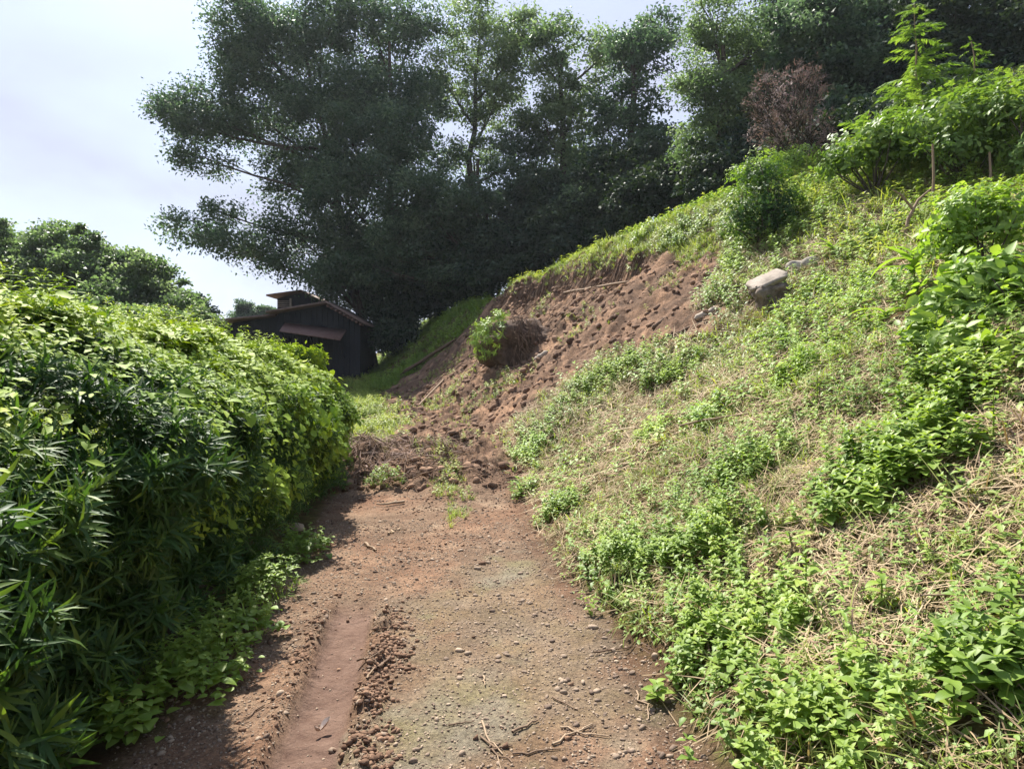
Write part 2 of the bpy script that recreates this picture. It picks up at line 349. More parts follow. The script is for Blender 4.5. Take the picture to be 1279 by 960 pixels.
def groundmat():
    m, n = mat_new('ground_soil'); Lk = n.links.new; N = n.nodes.new
    g = N('ShaderNodeNewGeometry')
    def noise(sc, det=6, ro=.6, dist=0):
        z = N('ShaderNodeTexNoise'); z.inputs['Scale'].default_value = sc; z.inputs['Detail'].default_value = det; z.inputs['Roughness'].default_value = ro; z.inputs['Distortion'].default_value = dist
        Lk(g.outputs['Position'], z.inputs[0]); return z.outputs[0]
    def mix(f, a, b, bt='MIX'):
        z = N('ShaderNodeMix'); z.data_type = 'RGBA'; z.blend_type = bt
        if isinstance(f, float): z.inputs[0].default_value = f
        else: Lk(f, z.inputs[0])
        Lk(a, z.inputs[6]); Lk(b, z.inputs[7]); return z.outputs[2]
    def attr(nm):
        z = N('ShaderNodeAttribute'); z.attribute_name = nm; return z.outputs['Fac']
    def rp(src, stops):
        z = ramp(n, stops); Lk(src, z.inputs[0]); return z.outputs[0]
    soil = rp(noise(2.2, 8, .7), [(0.28, (.115, .072, .048)), (0.5, (.185, .125, .085)), (0.74, (.31, .23, .16))])
    speck = rp(noise(55, 4, .8), [(0.35, (.55, .52, .5)), (0.5, (.95, .95, .95)), (0.68, (1.45, 1.4, 1.3))])
    soil = mix(1.0, soil, speck, 'MULTIPLY')
    red = rp(noise(1.1, 5, .6, .5), [(0.4, (1.0, 1.0, 1.0)), (0.62, (1.05, .90, .84))]); soil = mix(1.0, soil, red, 'MULTIPLY')
    slip = rp(noise(1.7, 6, .65, 1.2), [(0.3, (.060, .038, .026)), (0.5, (.15, .092, .060)), (0.72, (.34, .205, .125))])
    slip = mix(1.0, slip, speck, 'MULTIPLY')
    soil = mix(attr('scar'), soil, slip)
    mosc = rp(noise(12, 6, .7), [(0.35, (.14, .122, .07)), (0.65, (.25, .22, .15))])
    grey = rp(noise(3.1, 4, .5), [(0.4, (.21, .195, .16)), (0.6, (.17, .155, .075))])
    damp = rp(noise(2.7, 5, .6), [(0.3, (.52, .48, .46)), (0.7, (.82, .78, .76))]); soil = mix(attr('damp'), soil, mix(1.0, soil, damp, 'MULTIPLY'))
    mosc = mix(0.5, mosc, grey); mosc = mix(1.0, mosc, speck, 'MULTIPLY')
    base = mix(attr('moss'), soil, mosc)
    rut = rp(noise(9, 8, .7), [(0.3, (.115, .068, .05)), (0.7, (.215, .14, .105))]); base = mix(attr('rut'), base, rut)
    lit = rp(noise(7, 8, .75), [(0.3, (.045, .032, .018)), (0.52, (.15, .105, .055)), (0.75, (.33, .24, .13))])
    grn = rp(noise(3, 6, .7), [(0.42, (.5, .42, .35)), (0.6, (.55, .8, .35))]); lit = mix(1.0, lit, grn, 'MULTIPLY')
    col = mix(attr('soil'), lit, base)
    vw = N('ShaderNodeMath'); vw.operation = 'MULTIPLY_ADD'; vw.inputs[1].default_value = .6
    nb = noise(26, 8, .75); nb2 = noise(5, 4, .6); Lk(nb, vw.inputs[0]); Lk(nb2, vw.inputs[2])
    p = N('ShaderNodeBsdfPrincipled'); Lk(col, p.inputs['Base Color']); p.inputs['Roughness'].default_value = .95; p.inputs['Specular IOR Level'].default_value = .12
    b = N('ShaderNodeBump'); b.inputs['Strength'].default_value = .9; b.inputs['Distance'].default_value = .045; Lk(vw.outputs[0], b.inputs['Height']); Lk(b.outputs[0], p.inputs['Normal'])
    o = N('ShaderNodeOutputMaterial'); Lk(p.outputs[0], o.inputs[0]); return m
M = {}
M['ground'] = groundmat()
M['hedge'] = leafmat('hedge_leaf', (.022, .052, .018), (.055, .115, .030), (.25, .33, .05), .34, .5, .22)
M['vine'] = leafmat('vine_leaf', (.07, .15, .025), (.21, .30, .035), (.38, .44, .05), .20, .6, .15)
M['weed'] = leafmat('weed_leaf', (.075, .135, .022), (.175, .265, .042), (.33, .41, .085), .36, .5, .35)
M['weed_pale'] = leafmat('weed_pale_leaf', (.11, .19, .035), (.21, .32, .06), (.36, .44, .12), .38, .5, .35)
M['shrub'] = leafmat('shrub_leaf', (.07, .13, .03), (.16, .25, .06), (.31, .39, .12), .34, .5, .3)
M['cover'] = leafmat('cover_leaf', (.085, .155, .03), (.19, .29, .055), (.35, .42, .11), .36, .5, .3)
M['grass'] = leafmat('grass_blade', (.10, .15, .03), (.22, .28, .06), (.42, .41, .15), .38, .5, .3)
M['straw'] = leafmat('dry_straw', (.13, .09, .05), (.33, .24, .14), (.58, .46, .30), .15, .7, .2, (1.1, 1, .75))
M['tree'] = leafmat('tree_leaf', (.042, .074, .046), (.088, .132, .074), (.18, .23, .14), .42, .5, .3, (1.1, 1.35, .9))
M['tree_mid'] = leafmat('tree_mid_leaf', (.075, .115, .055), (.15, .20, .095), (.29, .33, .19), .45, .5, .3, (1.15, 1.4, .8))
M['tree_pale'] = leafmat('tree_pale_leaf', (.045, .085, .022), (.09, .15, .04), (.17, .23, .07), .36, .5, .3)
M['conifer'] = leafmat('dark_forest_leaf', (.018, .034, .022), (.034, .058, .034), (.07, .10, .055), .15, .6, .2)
M['dead'] = leafmat('dead_leaf', (.11, .07, .055), (.24, .155, .125), (.38, .27, .22), .2, .7, .2)
M['dead_bush'] = leafmat('dead_bush_leaf', (.12, .085, .08), (.25, .175, .16), (.40, .31, .28), .2, .7, .2, (1.1, 1, .9))
M['bark'] = plainmat('bark', (.035, .027, .02), (.10, .08, .06), 9, .9, .6, (1, 1, .3))
M['twig'] = plainmat('dry_twig', (.14, .09, .06), (.33, .24, .16), 14, .85, .3, (1, 1, 1), True)
M['root'] = plainmat('root_fibre', (.07, .042, .028), (.20, .13, .085), 14, .9, .3, (1, 1, 1), True)
M['log'] = plainmat('weathered_wood', (.20, .15, .11), (.50, .42, .34), 10, .85, .7, (.6, 5, 5))
M['stone'] = plainmat('stone', (.13, .09, .066), (.35, .265, .19), 6, .85, .4, (1, 1, 1), True)
M['rock'] = plainmat('pale_rock', (.22, .19, .16), (.52, .47, .40), 5, .85, .8)
M['clod'] = plainmat('soil_clod', (.085, .047, .03), (.27, .165, .105), 12, .95, .6, (1, 1, 1), True)

# ------------------------------------------------------------------ the ground, one sheet
def steps(lo, hi, c, d0, k):
    a = [c]; x = c
    while x < hi: x += d0 + k * max(0, x - c); a.append(x)
    b = []; x = c
    while x > lo: x -= d0 + k * max(0, c - x); b.append(x)
    return np.array(b[::-1] + a)
ys = np.concatenate([[-200, -120, -50, -20, -10, -6, -4], np.arange(-3, 1.2, .15), np.arange(1.2, 5, .022), np.arange(5, 9, .035), np.arange(9, 24, .055), np.arange(24, 34, .14), [35, 37, 40, 44, 50, 60, 80, 120, 180, 250]])
xs = np.concatenate([[-250, -120, -60, -35, -24, -18, -14], np.arange(-11, -3, .16), np.arange(-3, -1.6, .06), np.arange(-1.6, 1.3, .022), np.arange(1.3, 4, .04), np.arange(4, 9, .06), np.arange(9, 14, .16), [15, 17, 20, 25, 35, 60, 120, 250]])
GX, GY = np.meshgrid(xs, ys); gx = GX.ravel(); gy = GY.ravel()
gz = H(gx, gy)
gs, gm, gl = masks(gx, gy)
rx_, rw_ = rutd(gx, gy)
rutm = ss(.15, .1, np.abs(rx_)) * rw_
scar = ss(9.5, 12.5, gy + 0.8 * (gx - xr(gy)) * (gy > 8))
scar = np.maximum(scar, ss(7.9, 8.5, gy + .3 * fbm(gx * 2, gy * 2, 3, 20)) * ss(0.2, -.6, gx - xr(gy)))
nx = len(xs); I = np.arange((len(ys) - 1) * len(xs)).reshape(len(ys) - 1, nx)[:, :-1].ravel()
Fg = np.stack([I, I + 1, I + nx + 1, I + nx], 1)
me = qmesh('ground', np.stack([gx, gy, gz], 1), Fg, {'soil': gs, 'moss': gm * gs, 'rut': rutm, 'damp': np.maximum(ss(-.55, -.95, gx + .12 * gy + .5 + .25 * fbm(gx * 3, gy * 3, 3, 28)), ss(.25, .02, xr(gy) - gx + .1 * fbm(gx * 5, gy * 5, 3, 30))) * ss(9, 8, gy), 'scar': scar}, True)
tag(link('ground', me, M['ground']), kind='structure')
def W(px, py): return W0(px, py)
def onground(x, y): return np.stack([x, y, H(x, y)], 1)

# ------------------------------------------------------------------ trees
def diamonds(cen, nor, along, ln, wd, rnd):
    n = len(cen); side = np.cross(nor, along); side /= np.linalg.norm(side, axis=1, keepdims=True) + 1e-9
    a = along * ln[:, None]; s_ = side * wd[:, None] / 2
    up = nor * (wd * .25)[:, None]
    V = np.stack([cen, cen + a * .45 + s_ + up, cen + a, cen + a * .45 - s_ + up], 1).reshape(-1, 3)
    Fq = np.arange(n * 4).reshape(-1, 4); return V, Fq, np.repeat(rnd, 4)
def unit(v): return v / (np.linalg.norm(v, axis=1, keepdims=True) + 1e-9)
def foliage(cl, cr_, per, r, ln=.13, wd=.06, flat=.6, hang=0.2):
    """leaves gathered on clump centres"""
    n = len(cl) * per; ci = np.repeat(np.arange(len(cl)), per)
    d = np.clip(r.normal(0, 1, (n, 3)), -1.7, 1.7) * np.array([1, 1, flat]) * .5
    P = cl[ci] + d * cr_[ci][:, None]
    nor = unit(r.normal(0, 1, (n, 3)) + np.array([0, 0, 1.1]))
    al = unit(np.cross(nor, r.normal(0, 1, (n, 3))) + d * .5 + np.array([0, 0, -hang]))
    rn = np.clip(r.random(len(cl))[ci] * .9 + r.random(n) * .35 - .16 + .3 * d[:, 2], 0, 1)  # random clump tone, paler upwards: sunlit variation put into the leaf colour
    l = ln * r.uniform(.6, 1.3, n); return diamonds(P, nor, al, l, wd * l / ln, rn)
def tree(name, label, cat, base, blobs, mat, group=None, per=130, dens=1.0, ln=.17, wd=.09, crs=.75, tr=.22, seed=1, flat=.5, trunktop=None, hang=.2, leafname='crown', barkm='bark', limbs=True):
    """blobs: (px, py, half width px, half height px, distance); trunk, limbs and crown of leaf clumps"""
    r = np.random.default_rng(seed); base = np.asarray(base, float)
    cl = []; cr_ = []; mb = MB(); cents = []
    for (px, py, rx, ry, dep) in blobs:
        c = at(px, py, dep); k = dep / F; cents.append((c, rx * k, ry * k))
    top = base[2] + (max(c[2] for c, _, _ in cents) - base[2]) * .88; cx = np.mean([c[:2] for c, _, _ in cents], axis=0)
    tt = np.array([cx[0] * .6 + base[0] * .4, cx[1] * .6 + base[1] * .4, top]) if trunktop is None else np.asarray(trunktop)
    tn = 9; tp = np.array([base + (tt - base) * (i / (tn - 1)) for i in range(tn)]); tp[1:-1, :2] += r.normal(0, .06 + .006 * top, (tn - 2, 2))
    tp[0, 2] -= .3
    mb.tube(tp, tr * np.linspace(1, .2, tn) ** .8 * np.array([1.25] + [1] * (tn - 1)), 8)
    for c, a, b in cents:
        nC = max(4, int(dens * 10 * a * b / (crs * crs)))
        v = unit(r.normal(0, 1, (nC, 3))) * (r.random(nC) ** .42)[:, None]
        cc = c + v * np.array([a, a * .9, b]) * .95
        cl.append(cc); cr_.append(crs * r.uniform(.6, 1.25, nC) * min(1, .45 + a / 2.2))
        if limbs:
            f = np.clip((c[2] - max(a, b) * 1.1 - base[2]) / (tt[2] - base[2] + 1e-6), .12, .85); s_ = base + (tt - base) * f
            m_ = (s_ + c) / 2 + np.array([0, 0, -.08 * np.linalg.norm(c - s_)]) + r.normal(0, .15, 3)
            q = np.linspace(0, 1, 6)[:, None]; bz = s_ * (1 - q) ** 2 + 2 * m_ * q * (1 - q) + c * q * q
            mb.tube(bz, tr * np.linspace(.34, .10, 6), 6)
            for e in cc[::4]:
                st = bz[r.integers(2, 6)]; md = (st + e) / 2 + r.normal(0, .12, 3) - np.array([0, 0, .1])
                mb.tube([st, md, e], tr * np.array([.09, .06, .03]), 4)
    cl = np.concatenate(cl); cr_ = np.concatenate(cr_)
    V, Fq, A = foliage(cl, cr_, per, r, ln, wd, flat, hang)
    o = empty(name, base); tag(o, label, cat, group)
    link(leafname, qmesh(leafname, V - base, Fq, {'v': A}), M[mat], o)
    t = mb.mesh('trunk', True); t.transform(__import__('mathutils').Matrix.Translation(-__import__('mathutils').Vector(base))); link('trunk', t, M[barkm], o)
    return o
def gpt(x, y): return np.array([x, y, float(H0(np.array([x]), np.array([y]))[0])])
def gpx(px, dep): x = (px - 639.5) / F * dep; return gpt(x, dep)
FG = 'broadleaf trees above the slide'
tree('broadleaf_tree', 'tall dark broadleaf tree spreading left over the shed, against open sky', 'tree', gpx(468, 31),
     [(330, 60, 60, 60, 30), (260, 140, 55, 45, 30), (215, 145, 34, 30, 30), (300, 20, 40, 40, 30), (330, 150, 60, 50, 31), (400, 40, 60, 60, 31), (390, 130, 60, 50, 30), (250, 195, 36, 24, 30), (240, 290, 52, 20, 29), (300, 310, 42, 22, 29), (370, 290, 55, 45, 30), (400, 220, 50, 50, 31), (345, 225, 26, 30, 31), (410, 340, 45, 25, 29), (430, 300, 45, 35, 30), (350, 330, 30, 18, 29), (275, 265, 24, 18, 29), (290, 85, 30, 40, 30)], 'tree', FG, 150, .8, tr=.26, seed=2, crs=.8, flat=.7)
tree('broadleaf_tree', 'tall dark tree with many thin stems right behind the shed roof', 'tree', gpx(505, 32),
     [(470, 40, 60, 60, 32), (500, 130, 60, 50, 31), (450, 200, 55, 50, 31), (520, 200, 55, 45, 32), (470, 280, 50, 40, 32), (440, 350, 60, 28, 30), (430, 378, 40, 18, 31), (480, 385, 40, 22, 31), (530, 300, 45, 40, 32), (520, 30, 35, 40, 33), (480, 340, 50, 35, 32), (455, 130, 50, 50, 31), (440, 180, 45, 45, 29), (420, 240, 45, 35, 28.5), (475, 220, 45, 40, 28), (440, 110, 45, 40, 29.5), (500, 170, 45, 40, 28.5), (520, 240, 40, 30, 27.5)], 'tree', FG, 150, .6, tr=.24, seed=3, crs=.75, flat=.7)
tree('broadleaf_tree', 'grey green airy tree at the middle of the treeline with sky gaps', 'tree', gpx(590, 33),
     [(600, 45, 50, 48, 33), (560, 110, 45, 45, 33), (620, 130, 50, 45, 33), (590, 190, 40, 25, 33), (640, 70, 35, 40, 33), (560, 250, 45, 30, 32)], 'tree_mid', FG, 130, .55, tr=.26, seed=4, crs=.7)
tree('broadleaf_tree', 'dark low-branched tree at the middle, its skirt above the slide crest', 'tree', gpx(615, 30),
     [(590, 300, 50, 45, 30), (640, 240, 50, 40, 30), (560, 340, 55, 28, 29), (640, 310, 45, 35, 29), (700, 280, 45, 30, 28), (660, 190, 40, 35, 31), (520, 350, 45, 25, 30), (610, 340, 45, 20, 28), (540, 270, 45, 35, 28), (500, 300, 40, 40, 28), (590, 250, 40, 30, 27.5), (460, 330, 36, 26, 28)], 'tree', FG, 150, .75, tr=.25, seed=5, crs=.7)
tree('broadleaf_tree', 'slender grey green tree with crooked limbs right of the middle', 'tree', gpx(700, 30),
     [(690, 60, 42, 40, 30), (720, 130, 48, 45, 30), (760, 60, 40, 36, 30), (680, 150, 40, 35, 30), (730, 200, 50, 35, 30), (650, 40, 30, 30, 31)], 'tree_mid', FG, 130, .6, tr=.25, seed=6, crs=.65)
tree('broadleaf_tree', 'mid green bushy tree on the crest right of the slender one', 'tree', gpx(790, 27),
     [(800, 70, 42, 36, 27), (780, 140, 50, 40, 27), (820, 190, 40, 45, 26), (760, 210, 50, 40, 27), (730, 260, 50, 30, 26), (800, 240, 40, 25, 25), (820, 40, 30, 25, 28)], 'tree', FG, 140, .7, tr=.25, seed=7, crs=.65)
tree('broadleaf_tree', 'pale green camphor-like tree at the crest with lumpy lit crown', 'tree', gpx(905, 22),
     [(890, 30, 45, 40, 22), (870, 90, 36, 40, 21.5), (900, 130, 45, 40, 21), (865, 180, 34, 35, 21), (900, 200, 30, 28, 21), (940, 60, 45, 50, 23), (925, 160, 40, 40, 22)], 'tree_mid', FG, 150, .85, tr=.24, seed=8, ln=.12, wd=.055, crs=.55)
tree('broadleaf_tree', 'dark weeping tree behind the brown dead shrub', 'tree', gpx(1020, 21),
     [(1010, 40, 60, 50, 21), (1060, 90, 55, 55, 20.5), (980, 110, 45, 40, 21), (1040, 150, 60, 40, 20), (1090, 30, 60, 50, 22)], 'tree', FG, 150, .85, tr=.26, seed=9, crs=.6)
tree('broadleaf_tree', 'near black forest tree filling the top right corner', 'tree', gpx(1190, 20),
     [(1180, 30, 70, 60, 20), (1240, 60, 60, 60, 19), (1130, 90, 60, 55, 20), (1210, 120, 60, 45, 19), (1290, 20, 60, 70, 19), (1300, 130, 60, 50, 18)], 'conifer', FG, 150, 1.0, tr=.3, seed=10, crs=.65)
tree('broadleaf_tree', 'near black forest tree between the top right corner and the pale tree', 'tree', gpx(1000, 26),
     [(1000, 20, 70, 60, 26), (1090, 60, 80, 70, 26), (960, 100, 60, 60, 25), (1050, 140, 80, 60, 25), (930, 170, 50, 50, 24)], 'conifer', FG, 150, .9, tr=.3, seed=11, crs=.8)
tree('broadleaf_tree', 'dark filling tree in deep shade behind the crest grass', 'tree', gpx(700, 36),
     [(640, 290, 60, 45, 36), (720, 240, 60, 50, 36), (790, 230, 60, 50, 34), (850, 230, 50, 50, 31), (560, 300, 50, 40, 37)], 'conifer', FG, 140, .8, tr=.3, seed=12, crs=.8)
FL = 'trees beyond the hedge'
tree('broadleaf_tree', 'dark green tree over the left end of the hedge', 'tree', gpx(40, 22), [(40, 330, 60, 34, 22), (-30, 320, 60, 50, 22), (70, 305, 40, 26, 22), (2, 285, 12, 14, 21), (10, 350, 60, 40, 21), (50, 375, 60, 30, 21), (-20, 380, 50, 40, 21), (80, 345, 36, 30, 21)], 'tree_mid', FL, 150, .9, tr=.18, seed=13, crs=.5, ln=.12)
tree('broadleaf_tree', 'loose green tree with upright twigs above the middle of the hedge', 'tree', gpx(150, 21), [(130, 335, 50, 30, 21), (180, 340, 40, 26, 21), (120, 310, 22, 18, 21), (100, 290, 5, 12, 21), (210, 360, 24, 18, 21), (165, 322, 20, 14, 21), (150, 372, 60, 28, 20.5), (215, 384, 44, 22, 20.5), (110, 350, 40, 30, 21)], 'tree_mid', FL, 150, .9, tr=.14, seed=14, crs=.45, ln=.11)
tree('broadleaf_tree', 'small dark tree left of the shed behind the hedge', 'tree', gpx(238, 24), [(236, 376, 24, 15, 24), (252, 390, 14, 8, 24), (218, 380, 20, 20, 24)], 'tree', FL, 140, 1.0, tr=.12, seed=15, crs=.45, ln=.11)
for k_, (px_, bl_) in enumerate([(20, [(0, 400, 60, 30, 19), (60, 400, 50, 26, 19)]), (130, [(120, 398, 50, 26, 19), (180, 402, 46, 24, 19)]), (230, [(232, 404, 34, 20, 19.5), (262, 408, 20, 12, 20)])]):
    tree('hedgerow_bush', ['bush filling the gap under the tree at the far left', 'bush under the loose tree with upright twigs', 'bush at the right end of the trees behind the hedge'][k_], 'bush', gpx(px_, 19.5), bl_, 'tree_mid', FL, 140, 1.1, tr=.06, seed=60 + k_, crs=.4, ln=.11, limbs=False)
tree('broadleaf_tree', 'small round distant tree just left of the shed roof', 'tree', gpx(303, 60), [(303, 384, 11, 10, 60), (303, 396, 14, 12, 60)], 'tree', 'distant round trees', 110, 1.2, tr=.2, seed=16, crs=.6, ln=.2, wd=.12)
tree('broadleaf_tree', 'small low distant tree touching the shed roof', 'tree', gpx(334, 60), [(334, 386, 12, 7, 60), (325, 396, 14, 12, 60)], 'tree', 'distant round trees', 110, 1.2, tr=.2, seed=17, crs=.6, ln=.2, wd=.12)
# ------------------------------------------------------------------ shed
def wall_prism(mb, poly, y0, y1):                                   # outline in x,z pushed from y0 to y1
    n = len(poly); V = [(x, y0, z) for x, z in poly] + [(x, y1, z) for x, z in poly]
    for i in range(n):
        j = (i + 1) % n; mb.add([V[i], V[j], V[n + j], V[n + i]], [[0, 1, 2, 3]])
    for k in range(n // 2 - 1 + (n % 2)):
        pass
    c0 = (np.mean([p[0] for p in poly]), np.mean([p[1] for p in poly]))
    for yy, fl in ((y0, 0), (y1, 1)):
        for i in range(n):
            j = (i + 1) % n; a = [(poly[i][0], yy, poly[i][1]), (poly[j][0], yy, poly[j][1]), ((poly[j][0] + c0[0]) / 2, yy, (poly[j][1] + c0[1]) / 2), ((poly[i][0] + c0[0]) / 2, yy, (poly[i][1] + c0[1]) / 2)]
            mb.add(a, [[0, 1, 2, 3]])
            mb.add([a[3], a[2], (c0[0], yy, c0[1]), (c0[0], yy, c0[1])], [[0, 1, 2, 3]])
M['board'] = plainmat('charred_board', (.006, .007, .010), (.017, .018, .024), 3.5, .7, .5, (6, 6, .4))
M['roofing'] = plainmat('old_roofing', (.10, .065, .05), (.24, .165, .135), 5, .7, .3, (1, 5, 1))
M['awning'] = plainmat('rusty_sheet', (.10, .05, .04), (.24, .145, .115), 6, .6, .4, (1, 6, 1))
M['frame'] = plainmat('pale_wood', (.22, .19, .16), (.38, .34, .29), 8, .8, .3)
YS = 28.0
def sx(px, d=YS): return (px - 639.5) / F * d
def sz(py, d=YS): return at(640, py, d)[2]
SB = np.array([sx(400), YS, 0.9])
shed = empty('shed', SB); tag(shed, 'dark charred-board shed with brown roof behind the end of the hedge', 'shed')
def part(name, mb, mat, parent, root=SB):
    m_ = mb.mesh(name); m_.transform(__import__('mathutils').Matrix.Translation((-root[0], -root[1], -root[2]))); return link(name, m_, M[mat], parent)
pk = (sx(412), sz(380)); rt = (sx(457), sz(405)); lf_ = (sx(345), sz(391)); fl = (sx(268), sz(401))
b = MB(); wall_prism(b, [(lf_[0], .6), (rt[0] - .25, .6), (rt[0] - .25, rt[1] - .02), pk, (lf_[0], lf_[1] - .05)], YS, YS + 2.8)
wall_prism(b, [(fl[0] + .3, .6), (lf_[0] - .01, .6), (lf_[0] - .01, lf_[1] - .12), (fl[0] + .3, fl[1] - .1)], YS + .35, YS + 2.7)
for k in range(16):                                                 # upright battens
    x = lf_[0] + .15 + k * (rt[0] - lf_[0] - .4) / 15
    zt = np.interp(x, [lf_[0], pk[0], rt[0]], [lf_[1], pk[1], rt[1]]) - .14
    b.box((x, YS - .010, (zt + .6) / 2), (.03, .02, zt - .6))
part('wall', b, 'board', shed)
def slab(mb, p, q, y0, y1, th=.09):
    (x0, z0), (x1, z1) = p, q
    V = [(x0, y0, z0), (x1, y0, z1), (x1, y1, z1), (x0, y1, z0)]; V += [(a, b_, c + th) for a, b_, c in V]
    mb.add(V, [[0, 1, 2, 3], [7, 6, 5, 4], [0, 4, 5, 1], [1, 5, 6, 2], [2, 6, 7, 3], [3, 7, 4, 0]])
b = MB(); slab(b, (pk[0] - .002, pk[1]), (lf_[0] - .25, lf_[1] - .04), YS - .5, YS + 3.1); slab(b, (pk[0] + .002, pk[1] - .003), (rt[0] + .1, rt[1] - .07), YS - .5, YS + 3.1)
slab(b, (lf_[0] + .1, lf_[1] - .10), (fl[0], fl[1] - .02), YS + .0, YS + 3)
rf = part('roof', b, 'roofing', shed)
b = MB()
for k in range(9): b.box((pk[0] + (rt[0] - pk[0]) * (k + .5) / 9, YS - .35, pk[1] + (rt[1] - pk[1]) * (k + .5) / 9 - .09), (.07, .6, .09))
part('rafter', b, 'awning', shed)
b = MB(); aw0 = at(345, 411, YS - 1.1); aw1 = at(425, 424, YS - 1.1)
V = [(aw0[0], YS - .02, aw0[2] + .36), (aw1[0], YS - .02, aw1[2] + .50), (aw1[0], YS - 1.1, aw1[2]), (aw0[0] + .15, YS - 1.1, aw0[2] - .06)]
V += [(a, b_, c - .05) for a, b_, c in V]; b.add(V, [[0, 1, 2, 3], [7, 6, 5, 4], [0, 4, 5, 1], [1, 5, 6, 2], [2, 6, 7, 3], [3, 7, 4, 0]])
part('awning', b, 'awning', shed)
for t in (.06, .5, .94):
    b = MB()
    x = aw0[0] * (1 - t) + aw1[0] * t + .05; z = aw0[2] * (1 - t) + aw1[2] * t
    b.tube([(x, YS - .03, z - .75), (x, YS - .98, z - .08)], .035, 5); part('awning_brace', b, 'board', shed)
YM = 30.5
b = MB(); m0, m1, mp_ = (sx(347, YM), sz(372, YM)), (sx(405, YM), sz(382, YM)), (sx(380, YM), sz(365, YM))
wall_prism(b, [(m0[0], sz(392, YM)), (m1[0], sz(392, YM)), (m1[0], m1[1] - .1), (mp_[0], mp_[1] - .02), (m0[0], m0[1] - .02)], YM, YM + 2.5)
mon = part('roof_monitor', b, 'board', shed)
b = MB(); slab(b, (mp_[0] - .002, mp_[1]), (sx(337, YM), sz(371, YM)), YM - .4, YM + 2.9, .07); slab(b, (mp_[0] + .002, mp_[1] - .003), (sx(407, YM), sz(381, YM)), YM - .4, YM + 2.9, .07)
part('monitor_roof', b, 'roofing', shed)
b = MB(); b.box((sx(364, YM), YM - .03, sz(380, YM)), (.10, .06, .55))
for k in range(4): b.box((sx(355, YM), YM - .05, sz(383 - k * 2.2, YM)), (.55, .04, .03))
part('louvre', b, 'frame', shed)

# ------------------------------------------------------------------ hedge with its creeper
def hz(y): return ip(y, [-2, 2, 4, 6, 8, 9], [1.74, 1.80, 1.86, 1.80, 1.69, 1.58])
def hface(y, z, h):                                                 # where the front of the hedge is at height z
    t = z / h
    return xl(y) - .30 + .16 * np.sin(np.clip(t, 0, 1) * 2.6) + .15 * fbm(y * 1.3, z * 1.5, 2, 21) + .34 * fbm(y * 2.8, z * 2.8, 2, 29) - ip(y, [6, 9], [1.05, .7]) * np.clip((t - .56) / .44, 0, 1) ** 1.5 + .10 * ss(6, 9, y)
def hedge_pts(n, r, y0=-1.2, y1=9.0, depth=.25, topshare=.28):
    y = y0 + (y1 - y0) * r.random(n); h = hz(y) + .12 * fbm(y * 1.1, y * 0, 3, 22)
    y = np.minimum(y, y1)
    top = r.random(n) < topshare
    zf = h * r.random(n) ** .85; xf = hface(y, zf, h)
    back = 1.0 * r.random(n); xt = hface(y, h * .97, h) - back + .1; zt = h + .10 * fbm(xt * 1.5, y * 1.5, 3, 23) - .10 * ss(1.0, 1.6, back)
    x = np.where(top, xt, xf); z = np.where(top, zt, zf)
    end = r.random(n) < .09                                         # far end of the hedge
    x = np.where(end, xl(y1) - .3 - 1.5 * r.random(n), x); z = np.where(end, h * r.random(n) ** .8, z)
    sh = ss(.5, .75, z / h) * (~top)
    N = np.stack([np.where(top, .1, 1.0 - .4 * sh), np.where(end, 1.0, -.1) * np.ones(n), np.where(top, 1.0, .55 + .6 * sh)], 1)
    N = np.where(end[:, None], np.array([.1, 1, .4])[None], N)
    y = np.where(end, y1 + .12 * fbm(x * 2, z * 2, 2, 24), y)
    dd = r.random(n) ** 1.4 * depth
    P = np.stack([x, y, z + H0(x * 0 - 1.5, y) * 0], 1)
    N = unit(N + r.normal(0, .32, (n, 3)))
    P = P - unit(np.stack([np.where(top, 0, 1.0), 0 * y, np.where(top, 1.0, 0)], 1)) * dd[:, None]
    return P, N, top, dd, h
HB = np.array([-2.6, 4.0, 0.0]); hedge = empty('hedge', HB)
tag(hedge, 'dense dark green narrow-leaved hedge along the left of the track', 'hedge')
r = np.random.default_rng(31)
ros_near = [rosette(r, 17, .105, .0135, 3) for _ in range(6)]
ros = [rosette(r, 13, .11, .012, 2) for _ in range(6)]
P, N, top, dd, h_ = hedge_pts(19000, r, depth=.45)
keep = (P[:, 2] > .08); P, N, dd, top = P[keep], N[keep], dd[keep], top[keep]
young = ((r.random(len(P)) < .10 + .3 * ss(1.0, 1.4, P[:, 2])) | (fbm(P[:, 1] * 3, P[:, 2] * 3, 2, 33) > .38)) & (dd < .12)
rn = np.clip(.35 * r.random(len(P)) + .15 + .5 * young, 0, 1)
nr = P[:, 1] < 4.5
V1 = stamp(ros_near, P[nr], N=N[nr], sc=r.uniform(.75, 1.35, nr.sum()), rnd=rn[nr], r=r); V2 = stamp(ros, P[~nr], N=N[~nr], sc=r.uniform(.75, 1.1, (~nr).sum()), rnd=rn[~nr], r=r)
V = np.concatenate([V1[0], V2[0]]) - HB; Fq = np.concatenate([V1[1], V2[1] + len(V1[0])]); A = np.concatenate([V1[2], V2[2]])
link('foliage', qmesh('foliage', V, Fq, {'v': A}), M['hedge'], hedge)
b = MB()
